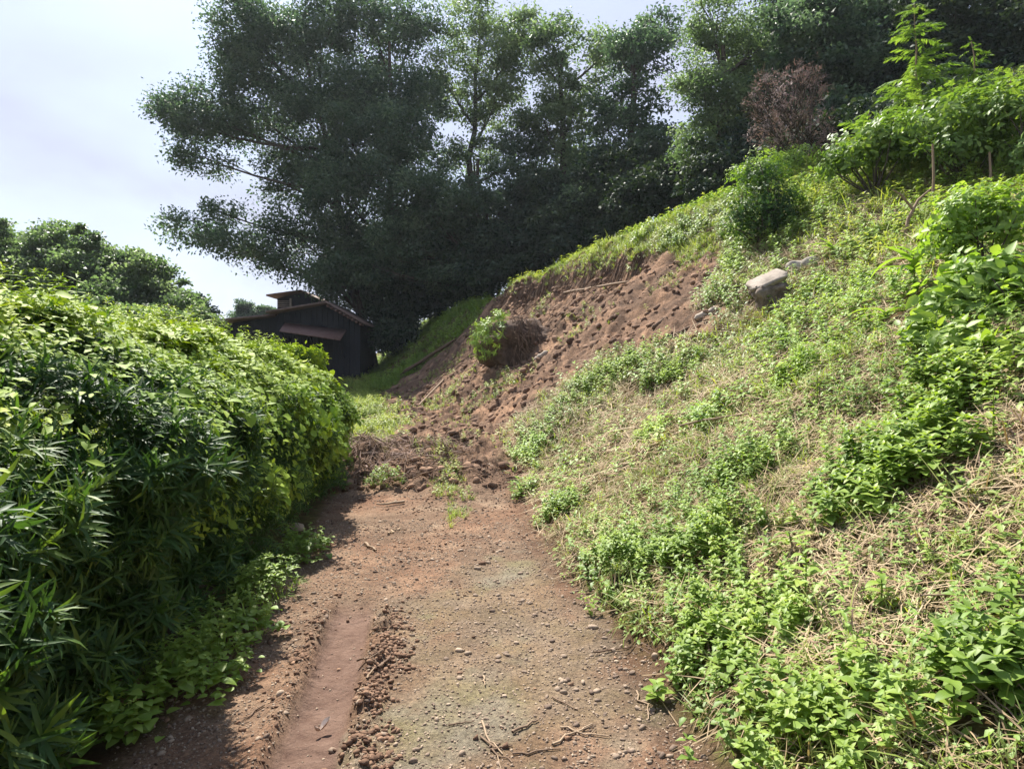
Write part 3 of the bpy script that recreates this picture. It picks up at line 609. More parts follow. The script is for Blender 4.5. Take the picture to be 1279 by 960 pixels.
for k in range(16):
    b = MB(); y = -1 + k * .65 + r.uniform(-.1, .1); x0 = xl(y) - .75 + r.uniform(-.2, .2)
    b.tube([(x0, y, -.1), (x0 + r.uniform(-.05, .05), y + r.uniform(-.1, .1), .6), (x0 + r.uniform(-.1, .1), y, 1.0)], [.04, .03, .015], 6)
    for j in range(12):
        z = r.uniform(.2, .95); q = np.array([x0, y, z]); e = q + np.array([r.uniform(-.3, .35), r.uniform(-.3, .3), r.uniform(0, .15)])
        b.tube([q, (q + e) / 2 + r.normal(0, .03, 3), e], [.012, .009, .005], 4)
    m_ = b.mesh('stem'); m_.transform(__import__('mathutils').Matrix.Translation(tuple(-HB))); link('stem', m_, M['bark'], hedge)
# creeper on the top and the far half
def leafset(r, Ln, Wd, n=3, spread=.08, prof='heart', seg=3, tilt=(.1, .7)):
    t = TP()
    for i in range(n):
        l = Ln * r.uniform(.65, 1.25)
        t.add(leaf(l, Wd * l / Ln, seg, r.uniform(.1, .7), .12, prof), rotz(r.uniform(0, 6.28)) @ rotx(r.uniform(*tilt) - .3), (r.uniform(-spread, spread), r.uniform(-spread, spread), r.uniform(-.02, .05)), r.random())
    return t.done()
vine_l = [leafset(r, .075, .065, 4, .09) for _ in range(6)]
vine_s = [leafset(r, .042, .024, 8, .10, 'ovate', 2) for _ in range(6)]
creeper = empty('creeper', np.array([-2.9, 5.0, 1.3])); tag(creeper, 'bright yellow green creeper sprawling over the top and far half of the hedge', 'creeper')
P, N, top, dd, h_ = hedge_pts(17000, r, depth=.12, topshare=.40)
pr = ss(2.5, 7.5, P[:, 1]) * .8 + np.where(top, .62, 0) + ss(.50, .80, P[:, 2] / h_) * .62 + .7 * fbm(P[:, 1] * 1.2, P[:, 2] * 2 + P[:, 0], 3, 25) - .12 - .5 * ss(4, 2, P[:, 1]) * (P[:, 2] < 1.15)
keep = (r.random(len(P)) < pr) & (P[:, 2] > .35); P, N, top = P[keep], N[keep], top[keep]
P = P + N * .05 * r.random((len(P), 1))
sel = r.random(len(P)) < .10 + .4 * ss(3.5, 6, P[:, 1])
rn = np.clip(r.random(len(P)) * .5 + np.where(top, .5, .02) + .48 * ss(1.0, 1.45, P[:, 2]), 0, 1)  # top and shoulder leaves paler: sunlight put into the creeper's colour
stampobj('broad_leaves', vine_l, P[sel], M['vine'], creeper, N=N[sel], rnd=rn[sel], r=r, sc=r.uniform(.7, 1.2, sel.sum()))
stampobj('small_leaves', vine_s, P[~sel], M['vine'], creeper, N=N[~sel], rnd=rn[~sel], r=r, sc=r.uniform(.8, 1.3, (~sel).sum()))
# shoots standing up from the hedge top
P, N, top, dd, h_ = hedge_pts(700, r, depth=.02, topshare=.8); k_ = P[:, 2] > 1.3; P, N = P[k_], N[k_]; P[:, 2] += .02
stampobj('young_shoots', [sprig(r, 5, .07, .022, .22) for _ in range(4)], P, M['vine'], creeper, N=unit(N + np.array([0, 0, 1.5])), rnd=r.uniform(.4, 1, len(P)), r=r)

# ------------------------------------------------------------------ ground vegetation of the slope
def scatter(n, x0, x1, y0, y1, r, pw=1.0):
    y = y0 + (y1 - y0) * r.random(n) ** pw; x = x0 + (x1 - x0) * r.random(n); return x, y
def vis(x, y, z, m=60):
    px, py, dep = proj(x, y, z); return (px > -m) & (px < PW + m) & (py > -m) & (py < PH + m + 60), px, py, dep
r = np.random.default_rng(41)
STRAWT = [straw(r, 10, .17, .0042) for _ in range(8)]
GRASST = [tuft(r, 12, .13, .005) for _ in range(8)]
GRASSF = [tuft(r, 9, .16, .010, 1.6, 2) for _ in range(6)]
SPR = [sprig(r, r.integers(3, 6), .05, .031, .13) for _ in range(8)]
SPRF = [sprig(r, 4, .06, .038, .14, 2) for _ in range(6)]
CLO = [leafset(r, .028, .018, 9, .07, 'ovate', 2, (.1, .6)) for _ in range(6)]
LOWW = [leafset(r, .045, .03, 6, .08, 'ovate', 2, (.1, .9)) for _ in range(4)] + [leafset(r, .07, .045, 3, .07, 'heart', 3, (.1, .8)) for _ in range(2)]
def slopecover(n, y0, y1, r, pw=1.0):
    x, y = scatter(n, -5.5, 13, y0, y1, r, pw); u = x - xr(y); z = H0(x, y); v, px, py, dep = vis(x, y, z)
    s_, m_, l_ = masks(x, y); return x, y, u, v, px, py, dep, s_, m_, l_
# clumps with leaves of their own: centre pixel, half width and half height in pixels
CL = [((700, 640), 34, 26, 'small nettle-like clump at the track edge, uppermost of the edge clumps'), ((665, 566), 34, 24, 'fresh green clump low on the slope left of the straw patch'),
      ((785, 712), 62, 48, 'broad green clump overhanging the middle of the right track edge'), ((760, 472), 70, 26, 'green weed patch directly below the bare slide earth'),
      ((815, 545), 26, 22, 'small clump alone in the straw below the weed patch'), ((895, 690), 70, 62, 'large leafy clump halfway up the right bank above the track edge'),
      ((915, 800), 85, 70, 'large dense clump low on the right bank beside the track'), ((1010, 940), 120, 62, 'wide dense clump at the bottom edge of the slope'),
      ((1110, 600), 100, 55, 'tall bright clump right of the straw hollow, mid slope'), ((1000, 470), 40, 24, 'green clump left of the tall right thicket'),
      ((930, 590), 55, 26, 'light green clump above the large bank clump'), ((1240, 860), 60, 44, 'leafy clump at the lower right corner'), ((880, 520), 40, 22, 'thin green clump between the weed patch and the right thicket'),
      ((1190, 505), 70, 40, 'clump of wider leaves under the right thicket'), ((650, 620), 22, 14, 'tiny green clump at the narrow end of the track'), ((840, 470), 45, 20, 'low green clump right of the weed patch below the plank')]
clz = []
for (c, a, b_, lab) in CL:
    g = W([c[0]], [c[1]])[0]; k = g[1] / F
    clz.append((g, a * k, max(b_ * k * 1.6, a * k * .7), lab))
def inclump(x, y, grow=1.0):
    o = np.zeros(len(x))
    for g, a, d, lab in clz: o = np.maximum(o, 1 - np.hypot((x - g[0]) / (a * grow), (y - g[1]) / (d * grow)))
    return o
ci = 0
for g, a, d, lab in clz:
    dep = g[1]; dens = np.interp(dep, [2, 5, 10, 16], [430, 330, 200, 140])
    n = int(a * d * 3.14 * dens * 1.25); t = r.random(n) ** .62 * 1.12; th = r.uniform(0, 6.283, n); wob = 1 + .5 * vn(np.cos(th) * 1.6 + ci * 3, np.sin(th) * 1.6, 5) + .4 * vn(np.cos(th) * 5 + ci * 3, np.sin(th) * 5, 5)
    x = g[0] + a * t * np.cos(th) * wob; y = g[1] + d * t * np.sin(th) * wob
    hump = (1 - t) * np.interp(dep, [2, 6, 12], [.10, .13, .16]) * min(1, a * 2.2) * r.random(n) * .8 + .16 * np.maximum(0, fbm(x * 3.3, y * 3.3, 2, 70))
    ok = ((x > xr(y) - .12) | (y > 9)) & (r.random(n) < 1.15 - .5 * t + .9 * fbm(x * 5, y * 5, 2, 71)); x, y, hump = x[ok], y[ok], hump[ok]
    N = nrm(x, y); P = onground(x, y) + np.stack([0 * x, 0 * x, hump - .02], 1)
    o = empty('weed_clump', g + np.array([0, 0, -.02])); tag(o, lab, 'weed clump', 'weed clumps on the right bank')
    Tm = SPR if dep < 7 else SPRF
    big = [sprig(r, 4, .075, .045, .16) for _ in range(4)] if ci in (8, 13, 11) else Tm
    stampobj('leaves', big, P, M['weed'] if ci not in (1, 4, 9, 12) else M['weed_pale'], o, N=N, lean=.4, r=r, sc=r.uniform(.7, 1.35, len(P)))
    ci += 1
# small weeds between them (ground cover)
def cover(name, tps, n, y0, y1, prob, mat, kind='stuff', lean=.7, sc=(.7, 1.3), pw=1.0, zoff=0, rr=r, yawf=None):
    x, y, u, v, px, py, dep, s_, m_, l_ = slopecover(n, y0, y1, rr, pw)
    p = prob(x, y, u, px, py, dep, s_, l_); k = v & (rr.random(len(x)) < p); x, y = x[k], y[k]
    P = onground(x, y); P[:, 2] += zoff
    V, Fq, A = stamp(tps, P, N=nrm(x, y), lean=lean, r=rr, sc=rr.uniform(sc[0], sc[1], len(x)))
    print(name, len(x), len(Fq)); return V, Fq, A
def multi(name, mat, sets, label=None):
    V = []; Fq = []; A = []; o = 0
    for v, f, a in sets: V.append(v); Fq.append(f + o); A.append(a); o += len(v)
    ob = link(name, qmesh(name, np.concatenate(V), np.concatenate(Fq), {'v': np.concatenate(A)}), M[mat]); tag(ob, kind='stuff'); return ob
fn = lambda x, y, sc, o: fbm(x * sc, y * sc, 4, o)
onsl = lambda u: ss(-.02, .12, u)
P1 = lambda x, y, u, px, py, dep, s, l: (1 - s) * onsl(u) * np.clip(.95 - 1.2 * inclump(x, y), .15, 1) * (.55 + .6 * fn(x, y, .9, 51))
multi('dry_straw', 'straw', [cover('straw a', STRAWT, 30000, 1.4, 6, P1, 'straw', lean=.95), cover('straw b', STRAWT, 32000, 6, 17, P1, 'straw', lean=.95, sc=(1, 1.8))])
P2 = lambda x, y, u, px, py, dep, s, l: (1 - s) * onsl(u) * np.clip(.38 + 1.1 * fn(x, y, 1.1, 52) + .25 * ss(8, 14, y) + .2 * ss(3, 6, u), .04, 1)
multi('short_grass', 'grass', [cover('grass a', GRASST + [tuft(r, 8, .28, .006, 1.5, 4, .5)], 20000, 1.4, 6, P2, 'grass'), cover('grass b', GRASSF, 38000, 6, 20, P2, 'grass', sc=(.7, 1.5))])
dry = lambda y, u: 1 - .68 * ss(5.0, 7.0, y) * ss(15, 12, y) * ss(3.4, 2.2, u)
P3 = lambda x, y, u, px, py, dep, s, l: dry(y, u) * (1 - s) * onsl(u) * np.clip(.42 + 1.3 * fn(x, y, 1.6, 53) + .15 * ss(2, 5, u), .03, 1) * np.clip(1 - .8 * inclump(x, y), .2, 1)
multi('ground_cover', 'cover', [cover('weeds a', SPR + LOWW, 17000, 1.4, 6, P3, 'weed', lean=.6, sc=(.45, 1.15)), cover('weeds b', SPRF, 26000, 6, 20, P3, 'weed', lean=.6, sc=(.6, 1.9))])
P4 = lambda x, y, u, px, py, dep, s, l: dry(y, u) * (1 - s) * onsl(u) * np.clip(.4 + 1.1 * fn(x, y, 1.3, 54), .05, 1)
multi('clover_cover', 'weed_pale', [cover('clover a', CLO, 26000, 1.4, 7, P4, 'weed_pale', lean=.9), cover('clover b', CLO, 26000, 7, 18, P4, 'weed_pale', lean=.9, sc=(1.3, 2.2))])
# grass of the far lane, the crest, the shaded slope behind
def region(n, x0, x1, y0, y1, f, tps, sc, lean=.5):
    x = r.uniform(x0, x1, n); y = r.uniform(y0, y1, n); s_, m_, l_ = masks(x, y); k = r.random(n) < f(x, y, s_, l_); x, y = x[k], y[k]
    return stamp(tps, onground(x, y), N=nrm(x, y), lean=lean, r=r, sc=r.uniform(*sc, len(x)))
TALL = [tuft(r, 12, .3, .012, 2, 3, .7) for _ in range(6)]
um_ = lambda y: ip(y, UMY, UMX)
ub = lambda x, y: x - xr(y) - um_(y) + lipoff(y) - .3 * fbm(x * 1.3, y * 1.3, 3, 5)
crest = lambda x, y, s, l: np.clip(np.exp(-((ub(x, y) - .2) / .35) ** 2) + .6 * (ub(x, y) > .2) * (ub(x, y) < 1.6), 0, 1) * (ub(x, y) > -.12 + .5 * fbm(x * 3, y * 3, 3, 77)) * ss(11.5, 13, y) * ss(23, 21.5, y)
beyond = lambda x, y, s, l: ss(0, .3, ub(x, y)) * (.5 + fn(x, y, 1, 61)) * .6
lane = lambda x, y, s, l: l * np.clip(.55 + 1.2 * fn(x, y, 1.5, 62), 0, 1)
multi('lane_grass', 'grass', [region(16000, -7, 0, 8.8, 27, lane, TALL, (.35, .9)), region(9000, -7, 0, 8.8, 27, lane, SPRF, (.7, 1.5))])
multi('crest_grass', 'grass', [region(36000, -1, 9, 11, 23, crest, TALL, (.3, .8)), region(14000, -1, 12, 8, 24, beyond, TALL, (.6, 1.4)), region(9000, -1, 12, 8, 24, beyond, SPRF, (1, 2.2))])
back = lambda x, y, s, l: ss(22.6, 23.6, y) * ss(-.8, 0, x - xr(y)) * np.clip(.3 + 1.3 * fn(x, y, .7, 63), .04, .9) * (1 - s)
multi('shaded_grass', 'weed', [region(26000, -12, 2, 22, 36, back, TALL, (.5, 1.3)), region(9000, -12, 2, 22, 36, back, SPRF, (1, 2.5))])
fieldf = lambda x, y, s, l: ss(0, .4, xl(y) - x) * .9
multi('field_grass', 'grass', [region(16000, -16, -2, 9, 34, fieldf, TALL, (.7, 1.3))])
# ------------------------------------------------------------------ understory along the crest
from mathutils import Matrix, Vector
def shift(me_, base): me_.transform(Matrix.Translation((-base[0], -base[1], -base[2]))); return me_
UG = 'dark bushes under the trees'
for (px, dep, bl, lab, sd_) in [
        (480, 33, [(470, 350, 40, 35, 32), (440, 330, 40, 35, 32), (500, 310, 45, 45, 33)], 'dark bush directly right of the shed roof', 51),
        (540, 33, [(545, 345, 45, 35, 31), (520, 300, 45, 45, 33), (590, 330, 35, 40, 31), (540, 378, 36, 16, 31), (500, 390, 26, 18, 31), (575, 366, 30, 16, 30), (482, 392, 24, 20, 30), (505, 384, 26, 18, 30), (490, 418, 24, 22, 31.5), (496, 418, 30, 24, 29.5), (470, 425, 14, 14, 31.5)], 'dark bush above the shaded grass slope', 52),
        (620, 30, [(620, 320, 40, 40, 28), (660, 290, 40, 40, 29), (600, 345, 30, 20, 27), (675, 325, 30, 16, 26.5), (640, 338, 30, 14, 27)], 'dark bush at the left end of the slide crest', 53),
        (700, 27, [(700, 290, 45, 30, 26), (740, 265, 45, 35, 26), (680, 250, 45, 40, 28), (725, 308, 36, 16, 25), (775, 285, 34, 18, 24)], 'dark bush behind the middle of the slide crest', 54),
        (800, 24, [(800, 250, 45, 30, 23), (840, 230, 40, 35, 23), (770, 225, 45, 40, 25)], 'dark bush behind the right part of the crest grass', 55),
        (900, 21, [(900, 215, 45, 30, 20), (950, 190, 45, 45, 20), (880, 240, 30, 14, 19.5)], 'dark bush between the pale tree and the crest', 56),
        (1050, 17, [(1040, 180, 60, 36, 16), (1100, 160, 60, 40, 16), (1000, 190, 40, 26, 17)], 'dark bush behind the brown dead shrub', 57),
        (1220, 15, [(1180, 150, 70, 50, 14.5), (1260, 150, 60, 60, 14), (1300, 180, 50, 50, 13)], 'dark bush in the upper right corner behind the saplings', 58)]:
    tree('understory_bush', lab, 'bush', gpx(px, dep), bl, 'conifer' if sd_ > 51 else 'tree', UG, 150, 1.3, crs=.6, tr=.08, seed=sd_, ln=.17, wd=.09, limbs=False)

# ------------------------------------------------------------------ shrubs built of real leaves
def shrub(name, label, cat, base, blobs, tps, mat, dens=60, seed=1, group=None, stemr=.02, twigs=5, spray=False, up=.5, sc=(.8, 1.3), barkm='bark', part_='foliage', shell=.5):
    r = np.random.default_rng(seed); base = np.asarray(base, float); P = []; N = []; o = empty(name, base); tag(o, label, cat, group); b = MB()
    for (px, py, rx, ry, dep) in blobs:
        c = at(px, py, dep); a, d = rx * dep / F, ry * dep / F
        n = int(dens * (a * d + .5 * a * a) * 4); v = unit(r.normal(0, 1, (n, 3))); q = r.random(n) ** shell
        lump = 1 + .55 * vn(v[:, 0] * 2.5 + px, v[:, 1] * 2.5 + v[:, 2] * 2, 3)
        P.append(c + v * (q * lump)[:, None] * np.array([a, a * .8, d])); N.append(v + np.array([0, 0, up]) + r.normal(0, .35, (n, 3)))
        for k in range(twigs):
            e = c + unit(r.normal(0, 1, (1, 3)))[0] * np.array([a, a, d]) * .8; st = c + (base - c) * r.uniform(.1, .5) if spray and k > 2 else base - [0, 0, .05]; m_ = (st + e) / 2 + r.normal(0, .08, 3)
            b.tube([st, m_, e], stemr * np.array([1, .6, .2]), 5)
    P = np.concatenate(P); N = unit(np.concatenate(N)); g = H0(P[:, 0], P[:, 1]); k = P[:, 2] > g + .02; P, N = P[k], N[k]
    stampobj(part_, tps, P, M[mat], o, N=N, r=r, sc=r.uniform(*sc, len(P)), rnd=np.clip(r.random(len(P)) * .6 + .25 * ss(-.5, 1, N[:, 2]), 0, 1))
    link('stems', shift(b.mesh('stems', True), base), M[barkm], o); return o
r = np.random.default_rng(77)
LB = [leafset(r, .085, .05, 7, .10, 'ovate', 2, (.1, .9)) for _ in range(6)]
LBs = [leafset(r, .05, .03, 9, .09, 'ovate', 2, (.1, .9)) for _ in range(6)]
LBig = [leafset(r, .13, .075, 5, .10, 'heart', 3, (.1, .8)) for _ in range(6)]
shrub('round_bush', 'dark round bush alone on the upper slope left of the saplings', 'bush', W([958], [300])[0],
      [(955, 255, 44, 40, W([958], [300])[0][1]), (930, 272, 26, 26, W([958], [300])[0][1] - .1), (980, 264, 28, 30, W([958], [300])[0][1]), (950, 218, 32, 20, W([958], [300])[0][1] + .2)], LBs, 'hedge', 170, 3, stemr=.03)
shrub('leafy_bush', 'yellow green bush right behind the dark round bush', 'bush', W([975], [225])[0], [(960, 205, 34, 18, W([975], [230])[0][1]), (1000, 198, 34, 16, W([975], [230])[0][1]), (925, 220, 18, 14, W([975], [230])[0][1])], LBs, 'weed_pale', 110, 4)
DG = [tuft(r, 10, .16, .006, 2, 2, .1) for _ in range(4)] + [leafset(r, .06, .02, 8, .12, 'ovate', 2, (.1, 1.4)) for _ in range(4)]
shrub('dead_shrub', 'brown dead shrub with dry leaves standing on the upper slope', 'shrub', gpx(1000, 14.5),
      [(985, 130, 42, 36, 14.5), (965, 165, 30, 26, 14.5), (1010, 165, 40, 34, 14.3), (1035, 190, 30, 20, 14.2), (960, 105, 22, 18, 14.6), (1000, 90, 24, 18, 14.6), (940, 130, 14, 20, 14.6), (1020, 105, 16, 22, 14.6)], DG, 'dead_bush', 42, 5, twigs=26, spray=True, stemr=.018, sc=(.8, 1.5), shell=.35)
# saplings with feather leaves
def frond(r, Ln=.6, n=11, ll=.13, lw=.045):
    t = TP(); 
    V, Fq = blade(Ln, .008, 4, .7); t.add((V, Fq), np.eye(3), (0, 0, 0), .4)
    for i in range(n):
        f = .2 + .8 * i / (n - 1); y = Ln * f * math.cos(.7 * f * .9); z = -.7 * Ln * f * f * .5
        for s_ in (-1, 1):
            l = ll * (1.15 - .5 * abs(f - .5)) * r.uniform(.85, 1.1)
            t.add(leaf(l, lw, 2, .5, .12), rotz(-s_ * (1.15 - .3 * f) + r.uniform(-.2, .2)) @ rotx(r.uniform(-.6, .2)), (0, y, z), r.random())
    return t.done()
FR = [frond(r) for _ in range(5)]
def sapling(label, base, top, seed, nf=30, fs=1.0, mat='shrub', crown=.55, group='feather-leaved saplings'):
    r = np.random.default_rng(seed); base = np.asarray(base); top = np.asarray(top); o = empty('sapling', base); tag(o, label, 'sapling', group)
    q = np.linspace(0, 1, 8)[:, None]; S = base + (top - base) * q; S[1:-1, :2] += r.normal(0, .03, (6, 2)); b = MB(); b.tube(S, .028 * (1 - .75 * q[:, 0]), 6)
    link('stem', shift(b.mesh('stem', True), base), M['twig'], o)
    f = 1 - crown * r.random(nf) ** .9; f[:3] = 1; P = base + (top - base) * f[:, None]; yaw = np.arange(nf) * 2.4
    sc = fs * np.clip(.45 + 1.3 * (1 - f) / crown, .45, 1.15) * r.uniform(.85, 1.15, nf)
    N = unit(np.stack([-.35 * -np.sin(yaw), -.35 * np.cos(yaw), np.ones(nf)], 1) + r.normal(0, .25, (nf, 3)))
    stampobj('fronds', FR, P, M[mat], o, N=N, yaw=yaw, sc=sc, r=r); return o
def sap(label, px, pyt, dep, seed, pyb=None, **k):
    t = at(px, pyt, dep); bs = gpt(t[0] + .15, t[1]); return sapling(label, bs, t, seed, **k)
sap('tallest feather-leaved sapling rising to the top edge of the photo', 1142, 6, 11.5, 1, nf=70, fs=.95, crown=.7)
sap('narrow feather-leaved sapling with a pointed tip right of the tallest one', 1213, 52, 11, 2, nf=46, fs=.55, crown=.6)
sap('low bright sapling left of the tallest one', 1085, 140, 11.2, 3, nf=50, fs=.95, crown=.8)
sap('bright sapling under the narrow pointed one', 1190, 110, 10.4, 4, nf=60, fs=1.0, crown=.8)
sap('sapling at the right edge beside the pointed one', 1262, 100, 10, 5, nf=60, fs=1.0, crown=.8)
sap('sapling between the tallest and the pointed one, leaves half shaded', 1150, 120, 11, 6, nf=60, fs=1.0, crown=.8)
TG = 'leafy shrubs of the upper right'
shrub('leafy_shrub', 'green shrub under the low bright sapling', 'shrub', gpx(1090, 10.8), [(1080, 185, 46, 26, 10.8), (1120, 170, 40, 34, 10.6), (1050, 205, 30, 16, 11)], LB, 'shrub', 90, 11, TG)
shrub('leafy_shrub', 'dense green shrub with bare stems below it, near the right edge', 'shrub', gpx(1200, 9.8), [(1180, 150, 50, 36, 9.8), (1230, 140, 46, 40, 9.6), (1200, 185, 44, 24, 9.6)], LB, 'shrub', 90, 12, TG)
shrub('leafy_shrub', 'green shrub cut by the right edge below the saplings', 'shrub', gpx(1275, 9.2), [(1270, 140, 40, 44, 9.2), (1290, 190, 40, 34, 9.0)], LB, 'shrub', 90, 13, TG)
# right thicket (yellow green, large leaves)
RG = 'thicket at the right edge'
for (lab, cx, cy, dep, bl, sd_) in [
        ('yellow green shrub top of the right edge thicket with red tinged tips', 1230, 330, 5.6, [(1215, 262, 46, 34, 5.7), (1255, 275, 40, 40, 5.5), (1190, 300, 36, 30, 5.7)], 21),
        ('large-leaved shrub in the middle of the right edge thicket', 1240, 420, 4.8, [(1235, 350, 52, 42, 4.9), (1190, 370, 40, 36, 5.0), (1275, 390, 40, 44, 4.6)], 22),
        ('dark-bottomed shrub lowest of the right edge thicket', 1215, 480, 4.4, [(1210, 430, 50, 32, 4.6), (1265, 450, 46, 40, 4.2), (1160, 420, 30, 24, 4.9)], 23)]:
    c = at(cx, cy, dep); shrub('thicket_shrub', lab, 'shrub', gpt(c[0], c[1]), bl, LBig if sd_ != 21 else LB, 'weed_pale' if sd_ != 23 else 'weed', 210, sd_, RG, stemr=.012, sc=(.55, .95))
# plant with long strap leaves
def lance_plant(label, px, py, dep, seed, n=12, Ln=.42, mat='weed_pale'):
    r = np.random.default_rng(seed); c = at(px, py, dep); bs = gpt(c[0], c[1]); o = empty('long_leaved_plant', bs); tag(o, label, 'plant', 'plants with long strap leaves')
    hgt = max(.15, c[2] - bs[2]); b = MB(); b.tube([bs - [0, 0, .03], bs + [.02, 0, hgt * .5], bs + [0, 0, hgt]], [.009, .007, .004], 5); link('stem', shift(b.mesh('stem', True), bs), M['twig'], o)
    for i in range(n):
        t = TP(); l = Ln * r.uniform(.6, 1.15); t.add(leaf(l, l * .15, 6, r.uniform(.5, 1.0), .15, 'lance'), rotz(i * 2.4 + r.uniform(-.3, .3)) @ rotx(r.uniform(.2, .75)), (0, 0, hgt * (.55 + .45 * i / n)), r.random())
        V, Fq, A = t.done(); link('leaf', qmesh('leaf', V, Fq, {'v': A}), M[mat], o)
lance_plant('plant with long arching strap leaves at the left of the right edge thicket', 1140, 312, 6.2, 1, 13, .55)
lance_plant('strap-leaved plant with drooping leaves low in front of the thicket', 1105, 395, 6.0, 2, 9, .38)
lance_plant('strap-leaved plant small and pale right of the stump', 1040, 345, 9.5, 3, 9, .42)
lance_plant('short strap-leaved plant in the large leafy clump of the right bank', 985, 700, 3.45, 4, 8, .17, 'weed')
# tall single weeds on the bank
def tall_weed(label, px, py, seed, ht=.32, Ln=.10, mat='weed'):
    r = np.random.default_rng(seed); bs = W([px], [py])[0]; o = empty('broadleaf_weed', bs); tag(o, label, 'weed', 'tall single weeds on the bank')
    b = MB(); b.tube([bs - [0, 0, .02], bs + [.01, .01, ht * .5], bs + [0, 0, ht]], [.005, .004, .002], 5); link('stem', shift(b.mesh('stem', True), bs), M['weed'], o)
    for i in range(11):
        t = TP(); f = (i + 1) / 11; l = Ln * (1.15 - .6 * f) * r.uniform(.8, 1.15); t.add(leaf(l, l * .5, 5, r.uniform(.3, .8), .12), rotz(i * 2.4) @ rotx(r.uniform(.1, .5)), (0, 0, ht * (.2 + .8 * f)), r.uniform(.3, 1))
        V, Fq, A = t.done(); link('leaf', qmesh('leaf', V, Fq, {'v': A}), M[mat], o)
for i, (px, py, lab, ht) in enumerate([(1005, 760, 'tall weed with pale veined leaves right of the large dense clump', .34), (1090, 640, 'broad-leaved weed in front of the tall bright clump', .22), (1190, 930, 'weed with round leaves at the bottom right corner', .2), (1262, 800, 'weed standing in the straw near the right edge', .22),
        (1100, 770, 'single weed in the straw patch of the lower right', .18), (820, 880, 'small single weed at the foot of the bank', .10), (1130, 470, 'weed with drooping leaves below the strap-leaved plants', .3), (1020, 505, 'weed above the tall bright clump, left side', .25), (1240, 560, 'broad-leaved weed near the right edge below the thicket', .3), (1165, 560, 'broad-leaved weed between the thicket and the tall clump', .26),
        (900, 640, 'single weed upslope of the large leafy clump', .22), (1070, 860, 'low weed right of the dense clump', .16)]):
    tall_weed(lab, px, py, 100 + i, ht)

# ------------------------------------------------------------------ plants at the foot of the hedge
HEART = [leafset(r, .05, .047, 5, .07, 'heart', 4, (.1, .7)) for _ in range(6)]
for i, (px, py, a, d, lab, mat) in enumerate([(205, 880, .26, .2, 'heart-leaved weed patch beside the brown stones at the hedge foot', 'weed'), (262, 850, .2, .2, 'heart-leaved weed patch above the brown stones', 'weed'), (285, 805, .22, .28, 'broad pale-leaved patch reaching onto the track edge', 'weed'),
        (330, 752, .2, .35, 'leafy patch under the middle of the hedge', 'weed'), (372, 700, .22, .4, 'leafy patch with yellowish leaves near the far part of the hedge foot', 'weed'), (60, 935, .3, .15, 'grassy weed patch in the lower left corner', 'vine'), (140, 930, .2, .12, 'small heart-leaved patch near the lower left corner', 'weed'),
        (478, 612, .28, .16, 'small green patch on the debris step across the track', 'weed')]):
    rr_ = np.random.default_rng(300 + i); g = W([px], [py])[0]; n = int(a * d * 3.14 * 420); t = rr_.random(n) ** .6; th = rr_.uniform(0, 6.28, n)
    x = g[0] + a * t * np.cos(th); y = g[1] + d * t * np.sin(th); P = onground(x, y) + np.stack([0 * x, 0 * x, .04 + .15 * rr_.random(n) * (1.1 - t)], 1)
    o = empty('hedge_foot_weed', g); tag(o, lab, 'weed patch', 'weed patches at the foot of the hedge')
    stampobj('leaves', (HEART + SPR[:3] + GRASST[:1]) if i not in (3, 7) else SPR + GRASST[:2], P, M[mat], o, r=rr_, sc=rr_.uniform(.6, 1.25, n))

# ------------------------------------------------------------------ stones, wood and roots
def cubesphere(n):
    f = []; V = {}; vs = []
    def idx(p):
        k = tuple(np.round(p, 5)); 
        if k not in V: V[k] = len(vs); vs.append(p)
        return V[k]
    l = np.linspace(-1, 1, n + 1)
    for ax in range(3):
        for sg in (-1, 1):
            for i in range(n):
                for j in range(n):
                    q = []
                    for (u_, v_) in ((l[i], l[j]), (l[i + 1], l[j]), (l[i + 1], l[j + 1]), (l[i], l[j + 1])):
                        p = np.zeros(3); p[ax] = sg; p[(ax + 1) % 3] = u_; p[(ax + 2) % 3] = v_; q.append(idx(p))
                    f.append(q if sg > 0 else q[::-1])
    vs = np.array(vs); return vs / np.linalg.norm(vs, axis=1, keepdims=True), np.array(f)
def stonemesh(r, n=2, amp=.3, sh=(1, .75, .5), boxy=.0):
    V, Fq = cubesphere(n); k = r.uniform(0, 50)
    s_ = 1 + amp * (vn(V[:, 0] * 1.7 + k, V[:, 1] * 1.7 + V[:, 2] * 1.3, 2) + .5 * vn(V[:, 0] * 4 + k, V[:, 2] * 4 + V[:, 1] * 3, 3)) * 2
    V = V * s_[:, None]
    if boxy: V = np.sign(V) * np.abs(V) ** (1 - boxy)
    return V * np.array(sh), Fq, np.full(len(V), r.random())
r = np.random.default_rng(88)
PEB = [stonemesh(r, 1, .35, (1, r.uniform(.6, .9), r.uniform(.45, .8))) for _ in range(8)]
PEB2 = [stonemesh(r, 2, .3, (1, r.uniform(.6, .9), r.uniform(.45, .8))) for _ in range(8)]
def strew(n, f, y0, y1, x0, x1, s0, s1, tps, pw=4.5, lift=.12):
    y = y0 + (y1 - y0) * r.random(n) ** 1.2; x = r.uniform(x0, x1, n); s_, m_, l_ = masks(x, y); k = r.random(n) < f(x, y, s_, m_, l_); x, y = x[k], y[k]
    sc = s0 + (s1 - s0) * r.random(len(x)) ** pw; P = onground(x, y); P[:, 2] += sc * lift
    return stamp(tps, P, N=unit(nrm(x, y) + r.normal(0, .3, (len(x), 3))), sc=sc, r=r)
notrut = lambda x, y: 1 - .93 * (np.abs(rutd(x, y)[0]) < .14) * rutd(x, y)[1]
g1 = lambda x, y, s, m, l: s * (.35 + .9 * np.abs(fn(x, y, 2.5, 81))) * (1 - .15 * m) * notrut(x, y) * (1 - l)
